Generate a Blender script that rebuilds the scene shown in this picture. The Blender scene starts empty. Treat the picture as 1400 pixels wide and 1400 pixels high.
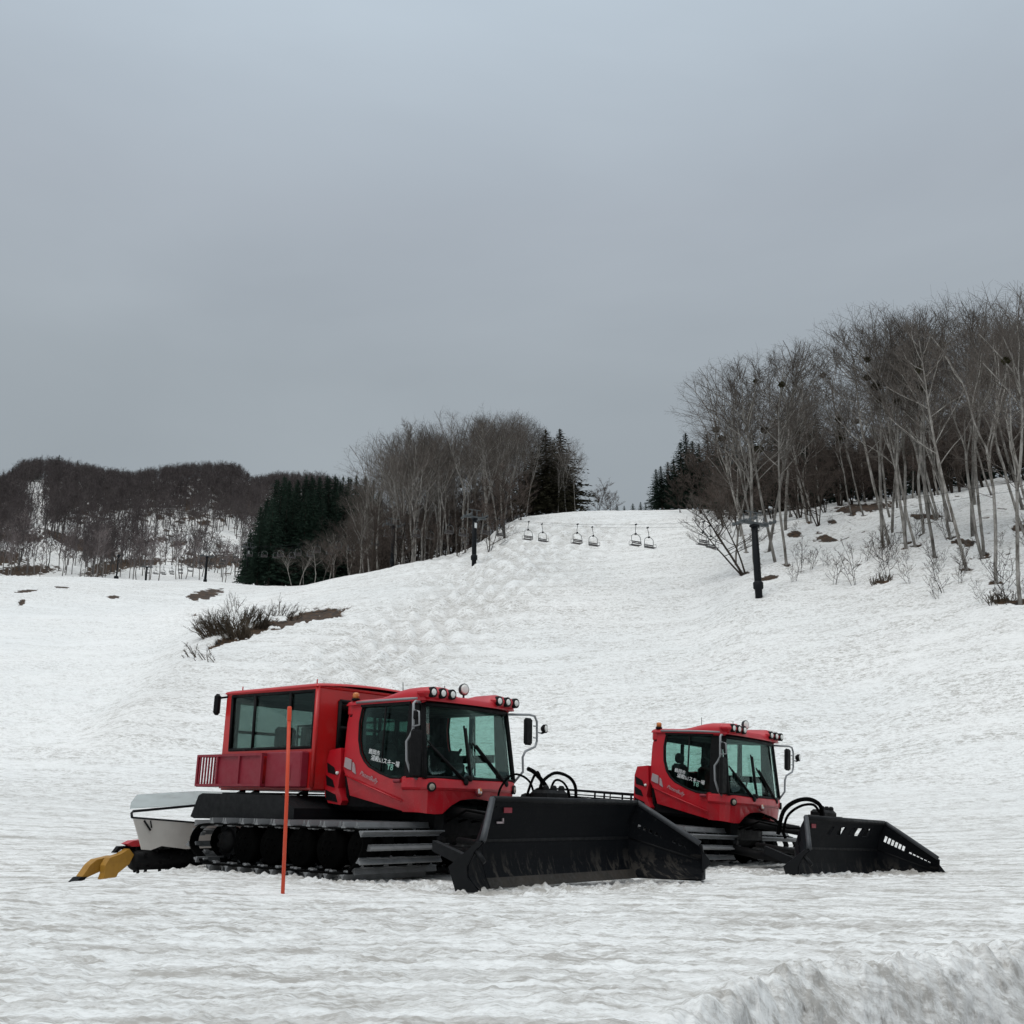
import bpy, math, random
import numpy as np
from mathutils import Vector, Matrix, Euler
R = math.radians
random.seed(7); rng = np.random.default_rng(7)
scene = bpy.context.scene
COL = scene.collection

# ------------------------------------------------------------------ camera geometry
PITCH = math.atan((1085 - 700) / 1400); CP, SP = math.cos(PITCH), math.sin(PITCH)
CAMZ = 1.23
def tan_el(az, y):
    k = (700 - y) / 1400
    return np.cos(az) * (k * CP + SP) / (CP - k * SP)
def col_az(x, y=780):
    k = (700 - y) / 1400
    m = (k * CP + SP) / (CP - k * SP)
    return np.arctan((x - 700) / 1400 * (CP + m * SP))
def to_px(x, y, z):
    d = z - CAMZ
    f = y * CP + d * SP; u = -y * SP + d * CP
    f = np.where(np.abs(f) < 1e-6, 1e-6, f)
    return 700 + 1400 * x / f, 700 - 1400 * u / f

# ------------------------------------------------------------------ mesh building
class MB:
    def __init__(s): s.v = []; s.f = []; s.m = []; s.sm = []
    def add(s, vs, fs, mat=0, smooth=False, M=None):
        b = len(s.v)
        for p in vs:
            p = Vector(p)
            s.v.append(tuple(M @ p) if M is not None else tuple(p))
        for f in fs:
            s.f.append([b + i for i in f]); s.m.append(mat); s.sm.append(smooth)
        return s
    def box(s, lo, hi, M=None, ch=0.0, mat=0):
        x0, y0, z0 = lo; x1, y1, z1 = hi
        c = min(ch, (x1-x0)*.45, (y1-y0)*.45, (z1-z0)*.45)
        if c <= 0:
            vs = [(x0,y0,z0),(x1,y0,z0),(x1,y1,z0),(x0,y1,z0),(x0,y0,z1),(x1,y0,z1),(x1,y1,z1),(x0,y1,z1)]
            return s.add(vs, [(3,2,1,0),(4,5,6,7),(0,1,5,4),(1,2,6,5),(2,3,7,6),(3,0,4,7)], mat, False, M)
        vs = []
        for z, i in ((z0, c), (z0 + c, 0), (z1 - c, 0), (z1, c)):
            a, b, d, e = x0 + i, x1 - i, y0 + i, y1 - i
            k = c if i == 0 else c * .3
            vs += [(a+k,d,z),(b-k,d,z),(b,d+k,z),(b,e-k,z),(b-k,e,z),(a+k,e,z),(a,e-k,z),(a,d+k,z)]
        fs = [tuple(range(7, -1, -1)), tuple(range(24, 32))]
        for l in range(3):
            for i in range(8):
                j = (i + 1) % 8
                fs.append((l*8+i, l*8+j, l*8+8+j, l*8+8+i))
        return s.add(vs, fs, mat, False, M)
    def prism(s, pts, axis, a, b, M=None, mat=0, smooth=False):
        """pts 2D outline extruded along axis from a to b (axis 'y': pts are x,z; 'x': y,z; 'z': x,y)"""
        n = len(pts)
        def P(p, t): return {'y': (p[0], t, p[1]), 'x': (t, p[0], p[1]), 'z': (p[0], p[1], t)}[axis]
        vs = [P(p, a) for p in pts] + [P(p, b) for p in pts]
        fs = [tuple(range(n)), tuple(range(2*n-1, n-1, -1))]
        for i in range(n):
            j = (i + 1) % n
            fs.append((i, n + i, n + j, j))
        return s.add(vs, fs, mat, smooth, M)
    def tube(s, path, r, n=8, M=None, caps=True, smooth=True, mat=0):
        path = [Vector(p) for p in path]; k = len(path)
        rs = r if isinstance(r, (list, tuple)) else [r] * k
        vs = []; up = None
        for i in range(k):
            t = (path[min(i+1, k-1)] - path[max(i-1, 0)]).normalized()
            if up is None:
                up = Vector((0, 0, 1)) if abs(t.z) < .9 else Vector((1, 0, 0))
            u = t.cross(up).normalized(); w = u.cross(t).normalized(); up = w
            for j in range(n):
                a = 2 * math.pi * j / n
                vs.append(path[i] + (u * math.cos(a) + w * math.sin(a)) * rs[i])
        fs = []
        for i in range(k - 1):
            for j in range(n):
                q = (j + 1) % n
                fs.append((i*n+j, i*n+q, (i+1)*n+q, (i+1)*n+j))
        if caps:
            fs.append(tuple(range(n-1, -1, -1))); fs.append(tuple(range((k-1)*n, k*n)))
        return s.add(vs, fs, mat, smooth, M)
    def hose(s, path, r, n=8):
        P = [Vector(p) for p in path]; out = []
        for i in range(len(P)-1):
            a, b, c, d = P[max(i-1, 0)], P[i], P[i+1], P[min(i+2, len(P)-1)]
            for j in range(5):
                t = j/5; out.append(.5*((2*b)+(c-a)*t+(2*a-5*b+4*c-d)*t*t+(3*b-a-3*c+d)*t**3))
        return s.tube(out + [P[-1]], r, n)
    def lathe(s, prof, c, ax, n=20, M=None, mat=0, smooth=True):
        """prof: (radius, offset along ax)"""
        ax = Vector(ax).normalized(); c = Vector(c)
        u = ax.orthogonal().normalized(); w = ax.cross(u)
        vs = []; fs = []
        for r, o in prof:
            for j in range(n):
                a = 2 * math.pi * j / n
                vs.append(c + ax * o + (u * math.cos(a) + w * math.sin(a)) * max(r, 1e-4))
        for i in range(len(prof) - 1):
            for j in range(n):
                q = (j + 1) % n
                fs.append((i*n+j, i*n+q, (i+1)*n+q, (i+1)*n+j))
        fs.append(tuple(range(n-1, -1, -1))); fs.append(tuple(range((len(prof)-1)*n, len(prof)*n)))
        return s.add(vs, fs, mat, smooth, M)
    def grid(s, P, us, vs_, skip=None, mat=0, smooth=True):
        nu, nv = len(us), len(vs_)
        pts = [P(u, v) for u in us for v in vs_]
        fs = []
        for i in range(nu - 1):
            for j in range(nv - 1):
                if skip and skip((us[i]+us[i+1])/2, (vs_[j]+vs_[j+1])/2): continue
                fs.append((i*nv+j, (i+1)*nv+j, (i+1)*nv+j+1, i*nv+j+1))
        return s.add(pts, fs, mat, smooth)
    def ring(s, outer, inner, f, t, closed=True, mat=0):
        """panel with an opening: matched 2D outlines; f(p, depth) -> 3D; thickness t"""
        n = len(outer)
        vs = [f(p, 0) for p in outer] + [f(p, 0) for p in inner] + [f(p, t) for p in outer] + [f(p, t) for p in inner]
        fs = []
        m = n if closed else n - 1
        for i in range(m):
            j = (i + 1) % n
            fs += [(i, j, n+j, n+i), (2*n+j, 2*n+i, 3*n+i, 3*n+j), (i, 2*n+i, 2*n+j, j), (n+i, n+j, 3*n+j, 3*n+i)]
        if not closed:
            fs += [(0, n, 3*n, 2*n), (n-1, 3*n-1, 4*n-1, 2*n-1)]
        return s.add(vs, fs, mat)
    def build(s, name, mat, parent=None, normals=True):
        me = bpy.data.meshes.new(name)
        me.from_pydata([tuple(p) for p in s.v], [], s.f)
        mats = mat if isinstance(mat, (list, tuple)) else [mat]
        for m in mats: me.materials.append(m)
        me.polygons.foreach_set('material_index', s.m)
        me.polygons.foreach_set('use_smooth', s.sm)
        if normals:
            import bmesh
            b = bmesh.new(); b.from_mesh(me)
            bmesh.ops.recalc_face_normals(b, faces=b.faces); b.to_mesh(me); b.free()
        me.update()
        o = bpy.data.objects.new(name, me); COL.objects.link(o)
        if parent: o.parent = parent
        return o

def np_mesh(name, V, F, mats, midx=None, smooth=False):
    me = bpy.data.meshes.new(name)
    k = F.shape[1]
    me.vertices.add(len(V)); me.vertices.foreach_set('co', np.ascontiguousarray(V, np.float32).ravel())
    me.loops.add(F.size); me.loops.foreach_set('vertex_index', np.ascontiguousarray(F, np.int32).ravel())
    me.polygons.add(len(F))
    me.polygons.foreach_set('loop_start', np.arange(0, F.size, k, dtype=np.int32))
    for m in mats: me.materials.append(m)
    if midx is not None: me.polygons.foreach_set('material_index', np.ascontiguousarray(midx, np.int32))
    me.polygons.foreach_set('use_smooth', np.full(len(F), smooth))
    me.update(calc_edges=True); me.validate()
    return me

def tag(o, label=None, cat=None, group=None, kind=None):
    if label: o['label'] = label
    if cat: o['category'] = cat
    if group: o['group'] = group
    if kind: o['kind'] = kind
    return o
def empty(name, M):
    o = bpy.data.objects.new(name, None); COL.objects.link(o); o.empty_display_size = .3
    o.matrix_world = M
    return o
def obj(name, me, parent=None, M=None):
    o = bpy.data.objects.new(name, me); COL.objects.link(o)
    if parent: o.parent = parent
    if M is not None: o.matrix_local = M
    return o

# ------------------------------------------------------------------ materials
def new_mat(name):
    m = bpy.data.materials.new(name); m.use_nodes = True
    nt = m.node_tree
    return m, nt, nt.nodes['Principled BSDF'], nt.nodes['Material Output']
def N(nt, t, **kw):
    n = nt.nodes.new(t)
    for k, v in kw.items():
        if k.startswith('i_'): n.inputs[k[2:].replace('_', ' ')].default_value = v
        else: setattr(n, k, v)
    return n
def ramp(nt, fac, p0, c0, p1, c1):
    r = nt.nodes.new('ShaderNodeValToRGB')
    e = r.color_ramp.elements
    e[0].position = p0; e[1].position = p1
    f = lambda c: (c, c, c, 1) if isinstance(c, (int, float)) else (*c, 1)
    e[0].color = f(c0); e[1].color = f(c1)
    nt.links.new(fac, r.inputs[0])
    return r.outputs[0]
def noise(nt, vec, scale, detail=4, rough=.55, dist=0.):
    n = N(nt, 'ShaderNodeTexNoise'); n.inputs['Scale'].default_value = scale; n.inputs['Detail'].default_value = detail
    n.inputs['Roughness'].default_value = rough; n.inputs['Distortion'].default_value = dist
    if vec is not None: nt.links.new(vec, n.inputs['Vector'])
    return n.outputs['Fac']
def mixc(nt, fac, a, b, mode='MIX'):
    m = nt.nodes.new('ShaderNodeMix'); m.data_type = 'RGBA'; m.blend_type = mode
    for i, v in ((0, fac), (6, a), (7, b)):
        if isinstance(v, (int, float)): m.inputs[i].default_value = v
        elif isinstance(v, tuple): m.inputs[i].default_value = (*v, 1)
        else: nt.links.new(v, m.inputs[i])
    return m.outputs[2]
def math_(nt, op, a, b=None):
    m = nt.nodes.new('ShaderNodeMath'); m.operation = op
    for i, v in enumerate((a, b)):
        if v is None: continue
        if isinstance(v, (int, float)): m.inputs[i].default_value = v
        else: nt.links.new(v, m.inputs[i])
    return m.outputs[0]
def bump(nt, bsdf, h, strength, dist):
    b = nt.nodes.new('ShaderNodeBump'); b.inputs['Strength'].default_value = strength; b.inputs['Distance'].default_value = dist
    nt.links.new(h, b.inputs['Height']); nt.links.new(b.outputs[0], bsdf.inputs['Normal'])

def paint(name, col, rough=.4, dirt=(.5, .48, .46), amt=.25, metal=0., scale=3., coat=0., spec=.5):
    m, nt, b, o = new_mat(name)
    tc = N(nt, 'ShaderNodeTexCoord')
    n = noise(nt, tc.outputs['Object'], scale, 7, .65)
    f = ramp(nt, n, .45, 0., .8, amt)
    c = mixc(nt, f, col, dirt)
    nt.links.new(c, b.inputs['Base Color'])
    n2 = noise(nt, tc.outputs['Object'], scale * 4, 5)
    r = ramp(nt, n2, .3, rough * .8, .7, min(1, rough * 1.3))
    nt.links.new(r, b.inputs['Roughness'])
    b.inputs['Metallic'].default_value = metal
    b.inputs['Coat Weight'].default_value = coat; b.inputs['Coat Roughness'].default_value = .15
    b.inputs['Specular IOR Level'].default_value = spec
    return m
def car_paint(name, col, z0=.9, z1=1.7, rough=.36, coat=.22):
    m, nt, b, o = new_mat(name); L = nt.links
    tc = N(nt, 'ShaderNodeTexCoord'); sep = N(nt, 'ShaderNodeSeparateXYZ'); L.new(tc.outputs['Object'], sep.inputs[0])
    mp = N(nt, 'ShaderNodeMapping'); mp.inputs['Scale'].default_value = (1, 1, .35); L.new(tc.outputs['Object'], mp.inputs[0])
    n = noise(nt, mp.outputs[0], 6., 9, .75, .4); n2 = noise(nt, tc.outputs['Object'], 1.3, 6, .6); n3 = noise(nt, tc.outputs['Object'], 55., 3, .6)
    low = N(nt, 'ShaderNodeMapRange'); low.inputs[1].default_value = z0; low.inputs[2].default_value = z1; low.inputs[3].default_value = .75; low.inputs[4].default_value = .22; L.new(sep.outputs['Z'], low.inputs[0])
    f = math_(nt, 'MULTIPLY', ramp(nt, n, .44, 0., .70, 1.), low.outputs[0])
    spl = math_(nt, 'MULTIPLY', ramp(nt, n3, .62, 0., .70, 1.), low.outputs[0])
    base = mixc(nt, ramp(nt, n2, .35, 0., .7, 1.), col, tuple(c*.78 for c in col))
    c = mixc(nt, math_(nt, 'MULTIPLY', f, .38), base, (.15, .08, .078))
    c = mixc(nt, math_(nt, 'MULTIPLY', spl, .45), c, (.32, .26, .25))
    L.new(c, b.inputs['Base Color'])
    L.new(ramp(nt, math_(nt, 'ADD', f, math_(nt, 'MULTIPLY', n2, .3)), .1, rough, .9, .7), b.inputs['Roughness'])
    b.inputs['Coat Weight'].default_value = coat; b.inputs['Coat Roughness'].default_value = .12
    bump(nt, b, n2, .05, .05)
    return m
M_ = {}
M_['red'] = car_paint('red_paint', (.50, .003, .013))
M_['cabin_red'] = car_paint('cabin_red_paint', (.52, .004, .005), 1.2, 2.2, .4, .25)
M_['box_red'] = paint('box_dark_red', (.22, .006, .020), .55, (.2, .08, .08), .3)
M_['black'] = paint('black_steel', (.004, .0045, .0055), .55, (.03, .03, .03), .2, spec=.2)
M_['trim'] = paint('black_trim', (.003, .003, .0035), .6, (.015, .015, .015), .2, spec=.2)
M_['rubber'] = paint('rubber', (.0015, .0015, .0015), .9, (.008, .008, .008), .3, spec=.05)
M_['alu'] = paint('grouser_aluminium', (.22, .225, .23), .42, (.08, .08, .08), .5, metal=.35, scale=5)
M_['grey'] = paint('grey_tube', (.28, .29, .30), .4, (.15, .15, .15), .3, metal=.3)
M_['dark_grey'] = paint('dark_grey_steel', (.028, .031, .036), .5, (.06, .06, .06), .3)
M_['lens'] = paint('lamp_lens', (.75, .75, .72), .15, (.5, .5, .45), .2, coat=.5)
M_['orange'] = paint('orange_pole', (.60, .052, .012), .5, (.42, .10, .06), .35, scale=5)
M_['amber'] = paint('amber_lens', (.55, .16, .02), .25)
M_['yellow'] = paint('yellow_steel', (.36, .18, .018), .5, (.12, .06, .02), .4, scale=5)
M_['plate'] = paint('white_sheet', (.56, .53, .49), .55, (.3, .27, .24), .35, scale=2)
M_['seat'] = paint('seat_fabric', (.075, .08, .085), .85)
M_['dark'] = paint('dark_interior', (.0035, .004, .0045), .85)
M_['lining'] = paint('grey_lining', (.030, .032, .034), .8)
M_['dim_lens'] = paint('dim_lamp_lens', (.30, .27, .22), .2, (.12, .10, .08), .4, coat=.4)
M_['decal'] = paint('grey_decal', (.36, .30, .31), .5, (.3, .2, .2), .4)
M_['white'] = paint('white_lettering', (.80, .82, .82), .5, (.6, .6, .6), .2)
M_['green'] = paint('green_lettering', (.22, .50, .40), .5)
M_['pylon'] = paint('dark_tower_steel', (.006, .0075, .010), .6, (.02, .02, .02), .3, spec=.2)
M_['pylon_grey'] = paint('galvanised_steel', (.07, .08, .085), .55, (.11, .105, .10), .4)
M_['chair_seat'] = paint('chair_slats', (.035, .03, .032), .7)
M_['chair_frame'] = paint('chair_steel', (.12, .13, .13), .5)

def glass_mat(name, tint, gloss=.06):
    m, nt, b, o = new_mat(name)
    nt.nodes.remove(b)
    t = N(nt, 'ShaderNodeBsdfTransparent'); t.inputs[0].default_value = (*tint, 1)
    g = N(nt, 'ShaderNodeBsdfGlossy'); g.inputs['Roughness'].default_value = .03; g.inputs[0].default_value = (.9, .95, .95, 1)
    fr = N(nt, 'ShaderNodeFresnel'); fr.inputs[0].default_value = 1.35
    f = math_(nt, 'ADD', math_(nt, 'MULTIPLY', fr.outputs[0], .12), gloss * .12)
    mx = N(nt, 'ShaderNodeMixShader')
    nt.links.new(f, mx.inputs[0]); nt.links.new(t.outputs[0], mx.inputs[1]); nt.links.new(g.outputs[0], mx.inputs[2])
    nt.links.new(mx.outputs[0], o.inputs[0])
    return m
M_['glass'] = glass_mat('cab_glass', (.70, .82, .79), .03)
M_['cabin_glass'] = glass_mat('cabin_glass', (.54, .62, .60), .04)
M_['sheet'] = None
def sheet_mat():
    m, nt, b, o = new_mat('clear_plastic_sheet')
    t = N(nt, 'ShaderNodeBsdfTransparent'); t.inputs[0].default_value = (.88, .92, .92, 1)
    mx = N(nt, 'ShaderNodeMixShader'); mx.inputs[0].default_value = .30
    b.inputs['Base Color'].default_value = (.70, .73, .73, 1); b.inputs['Roughness'].default_value = .35
    nt.links.new(t.outputs[0], mx.inputs[1]); nt.links.new(b.outputs[0], mx.inputs[2]); nt.links.new(mx.outputs[0], o.inputs[0])
    return m
M_['sheet'] = sheet_mat()

def blade_mat():
    m, nt, b, o = new_mat('worn_black_blade')
    tc = N(nt, 'ShaderNodeTexCoord'); sep = N(nt, 'ShaderNodeSeparateXYZ'); nt.links.new(tc.outputs['Object'], sep.inputs[0])
    mp = N(nt, 'ShaderNodeMapping'); mp.inputs['Scale'].default_value = (1, 5, 1.6); nt.links.new(tc.outputs['Object'], mp.inputs[0])
    n = noise(nt, mp.outputs[0], 1.6, 9, .7, .6)
    zf = N(nt, 'ShaderNodeMapRange'); zf.inputs[1].default_value = .08; zf.inputs[2].default_value = .5; zf.inputs[3].default_value = 1; zf.inputs[4].default_value = 0
    nt.links.new(sep.outputs['Z'], zf.inputs[0])
    f = math_(nt, 'MULTIPLY', ramp(nt, n, .53, 0., .60, 1.), zf.outputs[0])
    n2 = noise(nt, tc.outputs['Object'], 2.2, 8, .7)
    c0 = mixc(nt, ramp(nt, n2, .45, 0., .8, .5), (.0022, .003, .0045), (.011, .012, .0135))
    c = mixc(nt, math_(nt, 'MULTIPLY', f, .55), c0, (.10, .088, .075))
    n5 = noise(nt, mp.outputs[0], 14., 6, .7, .2)
    c = mixc(nt, ramp(nt, n5, .60, 0., .70, .35), c, (.07, .07, .07))
    nt.links.new(c, b.inputs['Base Color'])
    nt.links.new(ramp(nt, n2, .3, .5, .7, .7), b.inputs['Roughness'])
    b.inputs['Specular IOR Level'].default_value = .09
    return m
M_['blade'] = blade_mat()
M_['edge'] = paint('rusty_edge', (.022, .018, .014), .7, (.07, .055, .042), .6, scale=4)

def bark_mat(name, a, b_, scale=3.):
    m, nt, b, o = new_mat(name)
    tc = N(nt, 'ShaderNodeTexCoord'); oi = N(nt, 'ShaderNodeObjectInfo')
    mp = N(nt, 'ShaderNodeMapping'); mp.inputs['Scale'].default_value = (1, 1, .35); nt.links.new(tc.outputs['Object'], mp.inputs[0])
    n = noise(nt, mp.outputs[0], scale, 6, .7)
    c = mixc(nt, ramp(nt, n, .35, 0., .68, 1.), a, b_)
    v = N(nt, 'ShaderNodeMapRange'); v.inputs[3].default_value = .6; v.inputs[4].default_value = 1.25; nt.links.new(oi.outputs['Random'], v.inputs[0])
    h = N(nt, 'ShaderNodeHueSaturation'); nt.links.new(c, h.inputs['Color']); nt.links.new(v.outputs[0], h.inputs['Value'])
    nt.links.new(h.outputs[0], b.inputs['Base Color']); b.inputs['Roughness'].default_value = .9; b.inputs['Specular IOR Level'].default_value = .15
    return m
M_['bark'] = bark_mat('pale_bark', (.10, .088, .076), (.44, .42, .39))
M_['dark_twig'] = bark_mat('dark_twig_bark', (.072, .056, .048), (.130, .104, .090), 1.)
M_['twig'] = bark_mat('twig_bark', (.076, .065, .057), (.155, .135, .120), 1.)
M_['hill_twig'] = bark_mat('hill_twig_bark', (.12, .10, .10), (.20, .17, .165), .4)  # colour lifted in place of haze over the far hill
M_['hill_bark'] = bark_mat('hill_bark', (.13, .12, .115), (.26, .245, .235), 1.)
M_['dark_bark'] = bark_mat('dark_bark', (.03, .024, .02), (.07, .055, .045))
M_['bush'] = bark_mat('bush_twig', (.055, .042, .03), (.12, .095, .07), .8)
M_['needle'] = bark_mat('dark_needles', (.011, .024, .017), (.031, .054, .037), .6)
M_['needle_brown'] = bark_mat('brown_green_needles', (.026, .026, .016), (.060, .054, .032), .6)
M_['mistletoe'] = bark_mat('mistletoe_leaf', (.022, .022, .010), (.05, .045, .02), 2)

# ------------------------------------------------------------------ numpy noise
_perm = rng.permutation(512)
_g = rng.normal(size=(512, 2)); _g /= np.linalg.norm(_g, axis=1)[:, None]
def perlin(x, y):
    xi = np.floor(x).astype(np.int64); yi = np.floor(y).astype(np.int64)
    xf, yf = x - xi, y - yi
    u = xf*xf*xf*(xf*(xf*6-15)+10); v = yf*yf*yf*(yf*(yf*6-15)+10)
    def g(a, b, dx, dy):
        h = _perm[(_perm[a & 511] + b) & 511]
        return _g[h, 0]*dx + _g[h, 1]*dy
    n00 = g(xi, yi, xf, yf); n10 = g(xi+1, yi, xf-1, yf); n01 = g(xi, yi+1, xf, yf-1); n11 = g(xi+1, yi+1, xf-1, yf-1)
    return (n00*(1-u)+n10*u)*(1-v) + (n01*(1-u)+n11*u)*v
def fbm(x, y, o=4, gain=.5):
    s = 0; a = 1.; f = 1.
    for i in range(o):
        s = s + a * perlin(x*f + 17.3*i, y*f - 9.1*i); a *= gain; f *= 2.03
    return s
def sstep(a, b, x):
    t = np.clip((x - a) / (b - a), 0, 1); return t*t*(3-2*t)

# ------------------------------------------------------------------ terrain
def pchip(x, y, q):
    x = np.asarray(x, float); y = np.asarray(y, float)
    h = np.diff(x); d = np.diff(y) / h
    m = np.zeros(len(x)); m[0] = d[0]; m[-1] = d[-1]
    for i in range(1, len(x)-1):
        if d[i-1]*d[i] > 0:
            w1 = 2*h[i]+h[i-1]; w2 = h[i]+2*h[i-1]
            m[i] = (w1+w2)/(w1/d[i-1]+w2/d[i])
    q = np.clip(q, x[0], x[-1]); i = np.clip(np.searchsorted(x, q) - 1, 0, len(x)-2)
    t = (q - x[i]) / h[i]
    return (2*t**3-3*t**2+1)*y[i] + (t**3-2*t**2+t)*h[i]*m[i] + (-2*t**3+3*t**2)*y[i+1] + (t**3-t**2)*h[i]*m[i+1]
def plane(x, y): return -.0204 * ((x + 2) * .633 + (y - 18) * .774)
COLS = {  # photo column: (distance, row) pairs down the slope's profile
 -700: [(42,1066),(62,985),(92,900),(125,835),(155,802),(185,789),(240,792),(320,780),(430,715),(520,672),(600,655),(700,690)],
 -200: [(40,1073),(60,995),(90,905),(122,838),(152,802),(185,788),(215,791),(300,800),(340,790),(430,720),(520,672),(590,660),(700,690)],
 0:    [(40,1075),(60,1000),(90,905),(122,838),(152,802),(185,788),(215,791),(300,800),(340,788),(430,735),(500,700),(570,668),(620,662),(720,690)],
 140:  [(40,1075),(60,1000),(90,905),(122,842),(152,808),(190,791),(220,795),(300,805),(345,790),(430,735),(510,690),(590,660),(700,690)],
 320:  [(40,1075),(60,992),(80,915),(100,858),(140,818),(205,798),(235,801),(300,806),(345,795),(430,745),(510,695),(600,660),(720,690)],
 480:  [(40,1077),(60,980),(80,895),(100,835),(120,803),(138,787),(170,797),(230,812),(340,806),(450,765),(600,700),(720,730)],
 560:  [(40,1080),(60,980),(80,892),(100,825),(120,786),(136,770),(165,783),(230,805),(400,800),(600,740),(720,760)],
 640:  [(40,1081),(60,983),(80,892),(100,818),(123,773),(138,757),(155,751),(190,765),(260,790),(720,800)],
 720:  [(40,1082),(60,982),(80,890),(100,806),(123,752),(148,713),(163,706),(200,715),(260,745),(720,790)],
 820:  [(40,1083),(60,975),(80,885),(100,806),(125,746),(150,705),(165,699),(200,706),(260,730),(720,780)],
 930:  [(40,1083),(60,970),(85,858),(110,770),(140,710),(160,698),(200,704),(260,725),(720,780)],
 1036: [(40,1083),(60,950),(75,872),(85,819),(105,762),(125,723),(145,703),(180,698),(260,715),(720,760)],
 1150: [(40,1082),(55,980),(70,884),(82,822),(95,768),(110,725),(125,702),(150,690),(200,688),(260,700),(720,750)],
 1250: [(40,1080),(52,985),(65,895),(78,824),(92,757),(105,716),(120,692),(150,680),(200,680),(260,695),(720,740)],
 1400: [(40,1080),(50,990),(60,912),(72,833),(85,762),(100,706),(115,676),(150,655),(200,655),(260,675),(720,730)],
 1800: [(40,1075),(48,992),(58,905),(68,825),(80,745),(100,675),(150,625),(200,620),(260,640),(720,720)],
}
NA, NR = 0, 0
fa = np.concatenate([np.linspace(-180, -50, 40, endpoint=False), np.linspace(-50, -31, 60, endpoint=False),
                     np.linspace(-31, 31, 780, endpoint=False), np.linspace(31, 50, 60, endpoint=False), np.linspace(50, 180, 41)])
AZ = np.radians(fa)
RR = np.concatenate([np.linspace(.2, 4.8, 14, endpoint=False), np.geomspace(4.8, 13, 210, endpoint=False), np.geomspace(13, 40, 150, endpoint=False),
                     np.geomspace(40, 180, 270, endpoint=False), np.geomspace(180, 320, 50, endpoint=False), np.geomspace(320, 640, 210, endpoint=False), np.geomspace(640, 760, 8)])
colx = sorted(COLS); colaz = np.array([col_az(x) for x in colx])
prof = []
for x, a in zip(colx, colaz):
    pr = COLS[x]
    rs = [1., 10., 19., 25.] + [p[0] for p in pr]
    zs = [plane(r*math.sin(a), r*math.cos(a)) for r in rs[:4]] + [CAMZ + float(tan_el(a, p[1])) * p[0] for p in pr]
    rs.append(900.); zs.append(zs[-1] - 20)
    prof.append(pchip(rs, zs, RR))
prof = np.array(prof)                       # columns x radii
H = np.zeros((len(AZ), len(RR)))
aq = np.clip(AZ, colaz[0], colaz[-1])
for j in range(len(RR)): H[:, j] = pchip(colaz, prof[:, j], aq)
AA, RG = np.meshgrid(AZ, RR, indexing='ij')
X = RG*np.sin(AA); Y = RG*np.cos(AA)
back = sstep(R(60), R(110), np.abs(AA))
H = H*(1-back) + (plane(X*.3, 10+0*X) + .0*X)*back
near = 1 - sstep(19, 27, RG)
H = H*(1-near) + plane(X, Y)*near*(1-back) + H*near*back
# relief
ca, sa = math.cos(R(47)), math.sin(R(47))
U = X*ca + Y*sa; V = -X*sa + Y*ca
wn = 1 - sstep(26, 60, RG)
streak = fbm(U/1.2, V/.35, 4, .6) * .010 + sstep(.02, .14, fbm(U/26, V/.40, 2)) * .014
H += wn * (streak * .75 * (1-.5*sstep(14, 26, RG)) + fbm(X/.45, Y/.45, 5, .62) * .026 + fbm(X/4, Y/4, 2)*.04)
H += (1 - sstep(9, 16, RG)) * fbm(X/.13, Y/.13, 3) * .020
mid = sstep(36, 60, RG) * (1 - sstep(230, 300, RG))
H += mid * (fbm(X/14, Y/14, 3) * .34 + fbm(X/1.5, Y/1.5, 3, .6) * .05)
PX, PYY = to_px(X, Y, H)
mog = np.exp(-((PX - 768 + (PYY - 720)*1.30) / 112)**2) * sstep(700, 722, PYY) * (1 - sstep(930, 975, PYY)) * mid
mx, my = X/2.1 + fbm(X/9, Y/9, 2)*.8, Y/4.4 + fbm(X/7+9, Y/7, 2)*.6
mgh = np.sin(math.pi*(mx + .5*(np.floor(my) % 2)))**2 * np.sin(math.pi*my)**2
H += mog * (mgh * .68 + fbm(X/1.4, Y/2.2, 3)*.10 - .25)
edge = PX - 262 + (PYY - 880)*.95
H += 1.5*sstep(-60, 50, edge) * (1 - sstep(60, 330, edge)) * sstep(838, 868, PYY) * (1 - sstep(985, 1050, PYY)) * mid
ski = np.exp(-((PX - 250 + (PYY - 800)*.9) / 140)**2) * sstep(790, 830, PYY) * (1-sstep(1080, 1120, PYY)) * mid
H += ski * (fbm((X+.9*Y)/30, (X*.9-Y)/2.6, 3) * .42)
hill = sstep(330, 400, RG)
H += hill * (fbm(X/40, Y/40, 4) * 7.0)
wood = mid * sstep(1000, 1080, PX + 0*PYY) * sstep(62, 74, RG) * (1-sstep(775, 815, PYY))
H += wood * (fbm(X/6, Y/6, 3) * .55 + fbm(X/1.6, Y/1.6, 2)*.22)
# the cut edge of the snow towards the road where the picture was taken
lip_az = np.radians([-180, -60, -30, -8, 5, 9.5, 13, 16.5, 20, 25, 32, 50, 90, 180])
lip_r = np.array([2.5, 3.2, 4.0, 4.3, 5.1, 5.75, 6.7, 7.5, 8.1, 9.1, 10.3, 12, 9, 2.5])
lr = np.interp(AA, lip_az, lip_r) + fbm(AA*7, AA*0+3.3, 3)*.30 + fbm(X/1.1, Y/1.1, 3)*.14
drop = 1 - sstep(-1.0, .30, RG - lr)
lump = np.exp(-((RG - lr - .15)/.35)**2) * sstep(R(5), R(12), AA)
H += lump * (.02 + np.abs(fbm(X/.3, Y/.3, 4, .6))*.12)
H -= drop * (.62 + .10*fbm(X/.5, Y/.5, 3)) 
H += drop * (1-sstep(-1.0, -.4, RG-lr)) * 0 + (drop*(1-drop))*fbm(X/.6, Y/.6, 4, .55)*.26
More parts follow.
